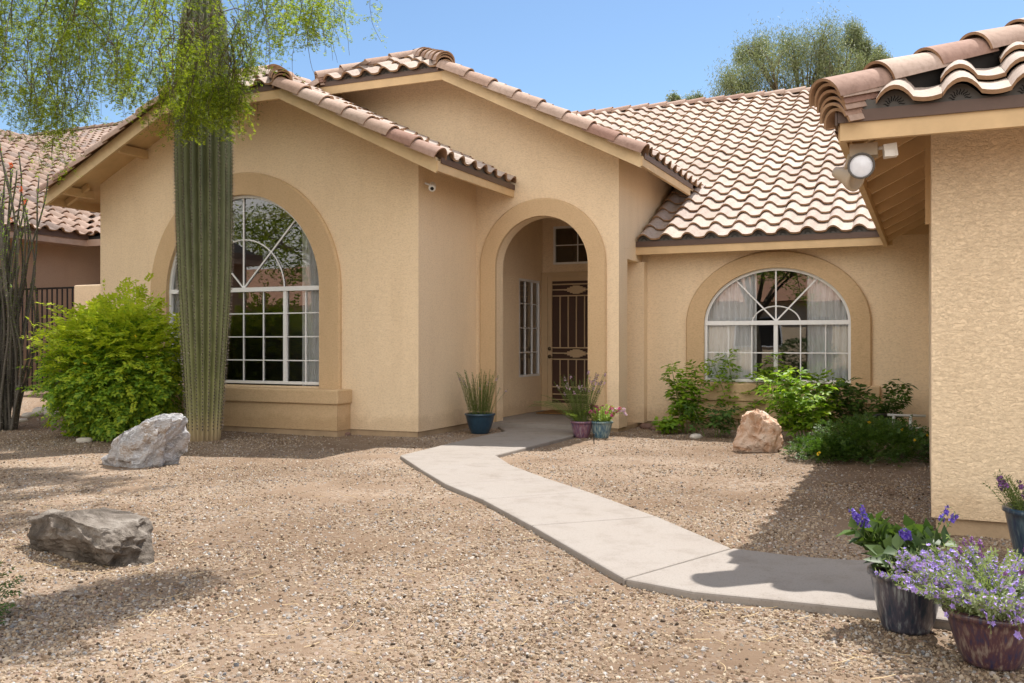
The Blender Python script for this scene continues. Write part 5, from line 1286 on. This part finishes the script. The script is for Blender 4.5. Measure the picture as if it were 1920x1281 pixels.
# gate and side wall
GT = thing('iron_gate', 'black iron bar gate between the neighbouring house and the stucco garden wall', 'gate', (-13.3, 11.1, .3))
mb = MB(); x0, x1 = -14.42, -12.76
for z in (.33, 2.03): mb.box(x0, x1, 11.085, 11.115, z - .015, z + .015)
for x in (x0 + .02, x1 - .02): mb.box(x - .02, x + .02, 11.08, 11.12, .24, 2.05)
mb.build('gate_frame', 'iron', GT)
mb = MB(); x = x0 + .12
while x < x1 - .05: mb.box(x - .009, x + .009, 11.09, 11.11, .345, 2.015); x += .118
mb.build('bars', 'iron', GT)
mb = MB(); mb.box(-12.74, -10.62, 11.0, 11.4, .0, 2.06); o = mb.build('garden_wall', 'stucco'); bv = o.modifiers.new('b', 'BEVEL'); bv.width = .02; bv.segments = 2
tag(recenter(o, (-11.7, 11.2, 0)), 'short tan stucco garden wall joining the house beside the iron gate', 'wall')

# pipes by the garage corner
PI_ = thing('irrigation_pipes', 'grey plastic irrigation pipes with a black hose rising at the inner garage corner', 'pipes', (-.25, 10.9, 0))
mb = MB(); x0 = -.22; y0 = 11.0
for dx in (-.10, .07): mb.tube([(x0 + dx, y0, -.02), (x0 + dx, y0, .36 - abs(dx) * .3)], .017, 8)
mb.tube([(x0 - .17, y0, .335), (x0 + .22, y0, .335)], .014, 8); mb.tube([(x0 + .07, y0, .2), (x0 + .22, y0, .2)], .013, 8); mb.build('pipe', 'pipegrey', PI_)
mb = MB(); mb.tube([(x0 - .17, y0, .335), (x0 - .27, y0 - .02, .33), (x0 - .40, y0 - .05, .25), (x0 - .52, y0 - .08, .17), (x0 - .6, y0 - .1, .02)], .017, 8); mb.build('hose', 'iron', PI_)
# small stake in the gravel
x, y = gnd(1114, 833); mb = MB(); mb.tube([(x, y, -.02), (x - .005, y, .10)], .006, 6); mb.lathe([(0, .1), (.012, .1), (.013, .112), (0, .116)], (x, y, 0), 10); tag(recenter(mb.build('sprinkler_stake', 'iron'), (x, y, 0)), 'thin black drip stake in the gravel below the teal pot', 'stake')

# =================================================================== ACROSS THE STREET (seen in the panes)
def far_house(cx, cy, w, d, label, face=1):
    H = thing('house', label, 'house', (cx, cy, 0), 'houses across the street'); mb = MB()
    x0, x1, y0, y1 = cx - w / 2, cx + w / 2, cy - d / 2, cy + d / 2; mb.box(x0, x1, y0, y1, 0, 2.8); mb.box(x0 + 1, x0 + 5, y1, y1 + 1.5, 0, 2.7); mb.build('wall', 'stucco', H)
    rf_ = MB(); e = .5; z = 2.81; pts = [(x0 - e, y0 - e, z), (x1 + e, y0 - e, z), (x1 + e, y1 + e, z), (x0 - e, y1 + e, z), (x0 + d / 2, cy, z + d * .25), (x1 - d / 2, cy, z + d * .25)]
    rf_.add(pts, [(0, 1, 5, 4), (2, 3, 4, 5), (1, 2, 5), (3, 0, 4), (0, 3, 2, 1)]); rf_.prism([(x0 + .5, y1, 2.72), (x0 + 5.5, y1, 2.72), (x0 + 3, y1, 3.9)], (0, 1.9, 0)); rf_.build('roof', 'shingle', H)
    for k, (a, b, z0, z1) in enumerate(((x0 + 6.5, x0 + 8.5, .9, 2.2), (x1 - 4, x1 - 2, .9, 2.2), (x0 + 9.5, x0 + 10.5, .05, 2.15))):
        f = MB(); f.box(a, b, y1 + .005, y1 + .05, z0, z1); W_ = f.build('window' if k < 2 else 'door', 'white' if k < 2 else 'doordark', H)
        if k < 2:
            g = MB(); g.box(a + .06, (a + b) / 2 - .03, y1 + .051, y1 + .056, z0 + .06, z1 - .06); g.box((a + b) / 2 + .03, b - .06, y1 + .051, y1 + .056, z0 + .06, z1 - .06); g.build('pane', 'black', W_)
    return H
far_house(-34, -21, 18, 9, 'tan house with a terracotta roof across the street, reflected in the tall arched window')
far_house(-6, -20, 16, 9, 'tan house with a terracotta roof straight across the street, reflected in the low arched window')
def simple_tree(bx, by, h, r, seed, label, mat='pvleaf'):
    random.seed(seed); bl = [(bx + random.gauss(0, r * .45), by + random.gauss(0, r * .45), h * random.uniform(.6, .95), r * random.uniform(.4, .6)) for _ in range(7)]
    tree('street_tree', label, (bx, by, 0), h * .35, None, bl, 9000, (.14, .05), mat, seed, 'trees across the yard and street')
simple_tree(-21, -4.5, 6, 2.6, 61, 'leafy tree by the kerb reflected in the tall arched window')
simple_tree(-14.5, -2.5, 5.5, 2.4, 62, 'leafy tree in the yard behind the viewer, reflected beside the curtain')
simple_tree(-4.6, -3.4, 5, 2.0, 63, 'leafy tree behind the viewer reflected in the low arched window', 'bushleaf')
cloudbush('round_shrub', 'clipped round shrub behind the viewer reflected low in the window', 'shrub', (-4.2, -13.2, .6), (1.1, 1.0, .65), 900, .1, 3, .07, .04, 'lantana', seed=31, hollow=.6, stems=6)

# =================================================================== LIGHT AND CAMERA
SX, SY = .16, .47
sd = Vector((SX, SY, 1)).normalized(); elev = math.asin(sd.z); az = math.atan2(sd.x, sd.y)
w = bpy.data.worlds.new('World'); S.world = w; w.use_nodes = True; nt = w.node_tree; nt.nodes.clear()
sky = nt.nodes.new('ShaderNodeTexSky'); sky.sky_type = 'NISHITA'; sky.sun_disc = False; sky.sun_elevation = elev; sky.sun_rotation = az
sky.altitude = 400; sky.air_density = 1.0; sky.dust_density = 0.4; sky.ozone_density = 3.0
bg = nt.nodes.new('ShaderNodeBackground'); bg.inputs[1].default_value = .06; FILL_CLOUD = 12.0; out = nt.nodes.new('ShaderNodeOutputWorld')
# added cloud bank in the unseen southern sky, fill light for shaded walls
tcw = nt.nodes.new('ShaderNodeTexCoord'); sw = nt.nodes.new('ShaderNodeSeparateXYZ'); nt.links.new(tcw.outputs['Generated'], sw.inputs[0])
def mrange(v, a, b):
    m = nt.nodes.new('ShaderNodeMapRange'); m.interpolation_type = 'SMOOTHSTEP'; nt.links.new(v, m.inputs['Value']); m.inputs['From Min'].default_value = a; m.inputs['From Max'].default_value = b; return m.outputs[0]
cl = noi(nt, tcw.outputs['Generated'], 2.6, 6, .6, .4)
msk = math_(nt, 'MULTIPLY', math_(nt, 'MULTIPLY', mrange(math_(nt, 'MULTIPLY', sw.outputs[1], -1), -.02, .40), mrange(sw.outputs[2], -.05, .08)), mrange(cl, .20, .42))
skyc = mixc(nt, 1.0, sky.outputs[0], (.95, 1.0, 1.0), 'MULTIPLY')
skm = mixc(nt, msk, skyc, (FILL_CLOUD * 1.03, FILL_CLOUD, FILL_CLOUD * .97))
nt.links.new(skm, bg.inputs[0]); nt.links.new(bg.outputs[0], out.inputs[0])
ld = bpy.data.lights.new('sun', 'SUN'); ld.energy = 2.9; ld.angle = R(.53); ld.color = (1, .96, .90)
lo = bpy.data.objects.new('sun', ld); COL.objects.link(lo); lo.rotation_euler = sd.to_track_quat('Z', 'Y').to_euler(); lo.location = (2, 10, 20)
cd_ = bpy.data.cameras.new('camera'); cam = bpy.data.objects.new('camera', cd_); COL.objects.link(cam)
cam.location = (0, 0, HC); cam.rotation_euler = (PI / 2, 0, TH); cd_.sensor_width = 36; cd_.lens = 36 * F0 / 1920; cd_.clip_end = 2000; cd_.clip_start = .05
S.camera = cam
S.view_settings.view_transform = 'Standard'; S.view_settings.look = 'None'; S.view_settings.exposure = 1.5; S.view_settings.gamma = 1
S.cycles.max_bounces = 8; S.cycles.diffuse_bounces = 4; S.cycles.transparent_max_bounces = 12
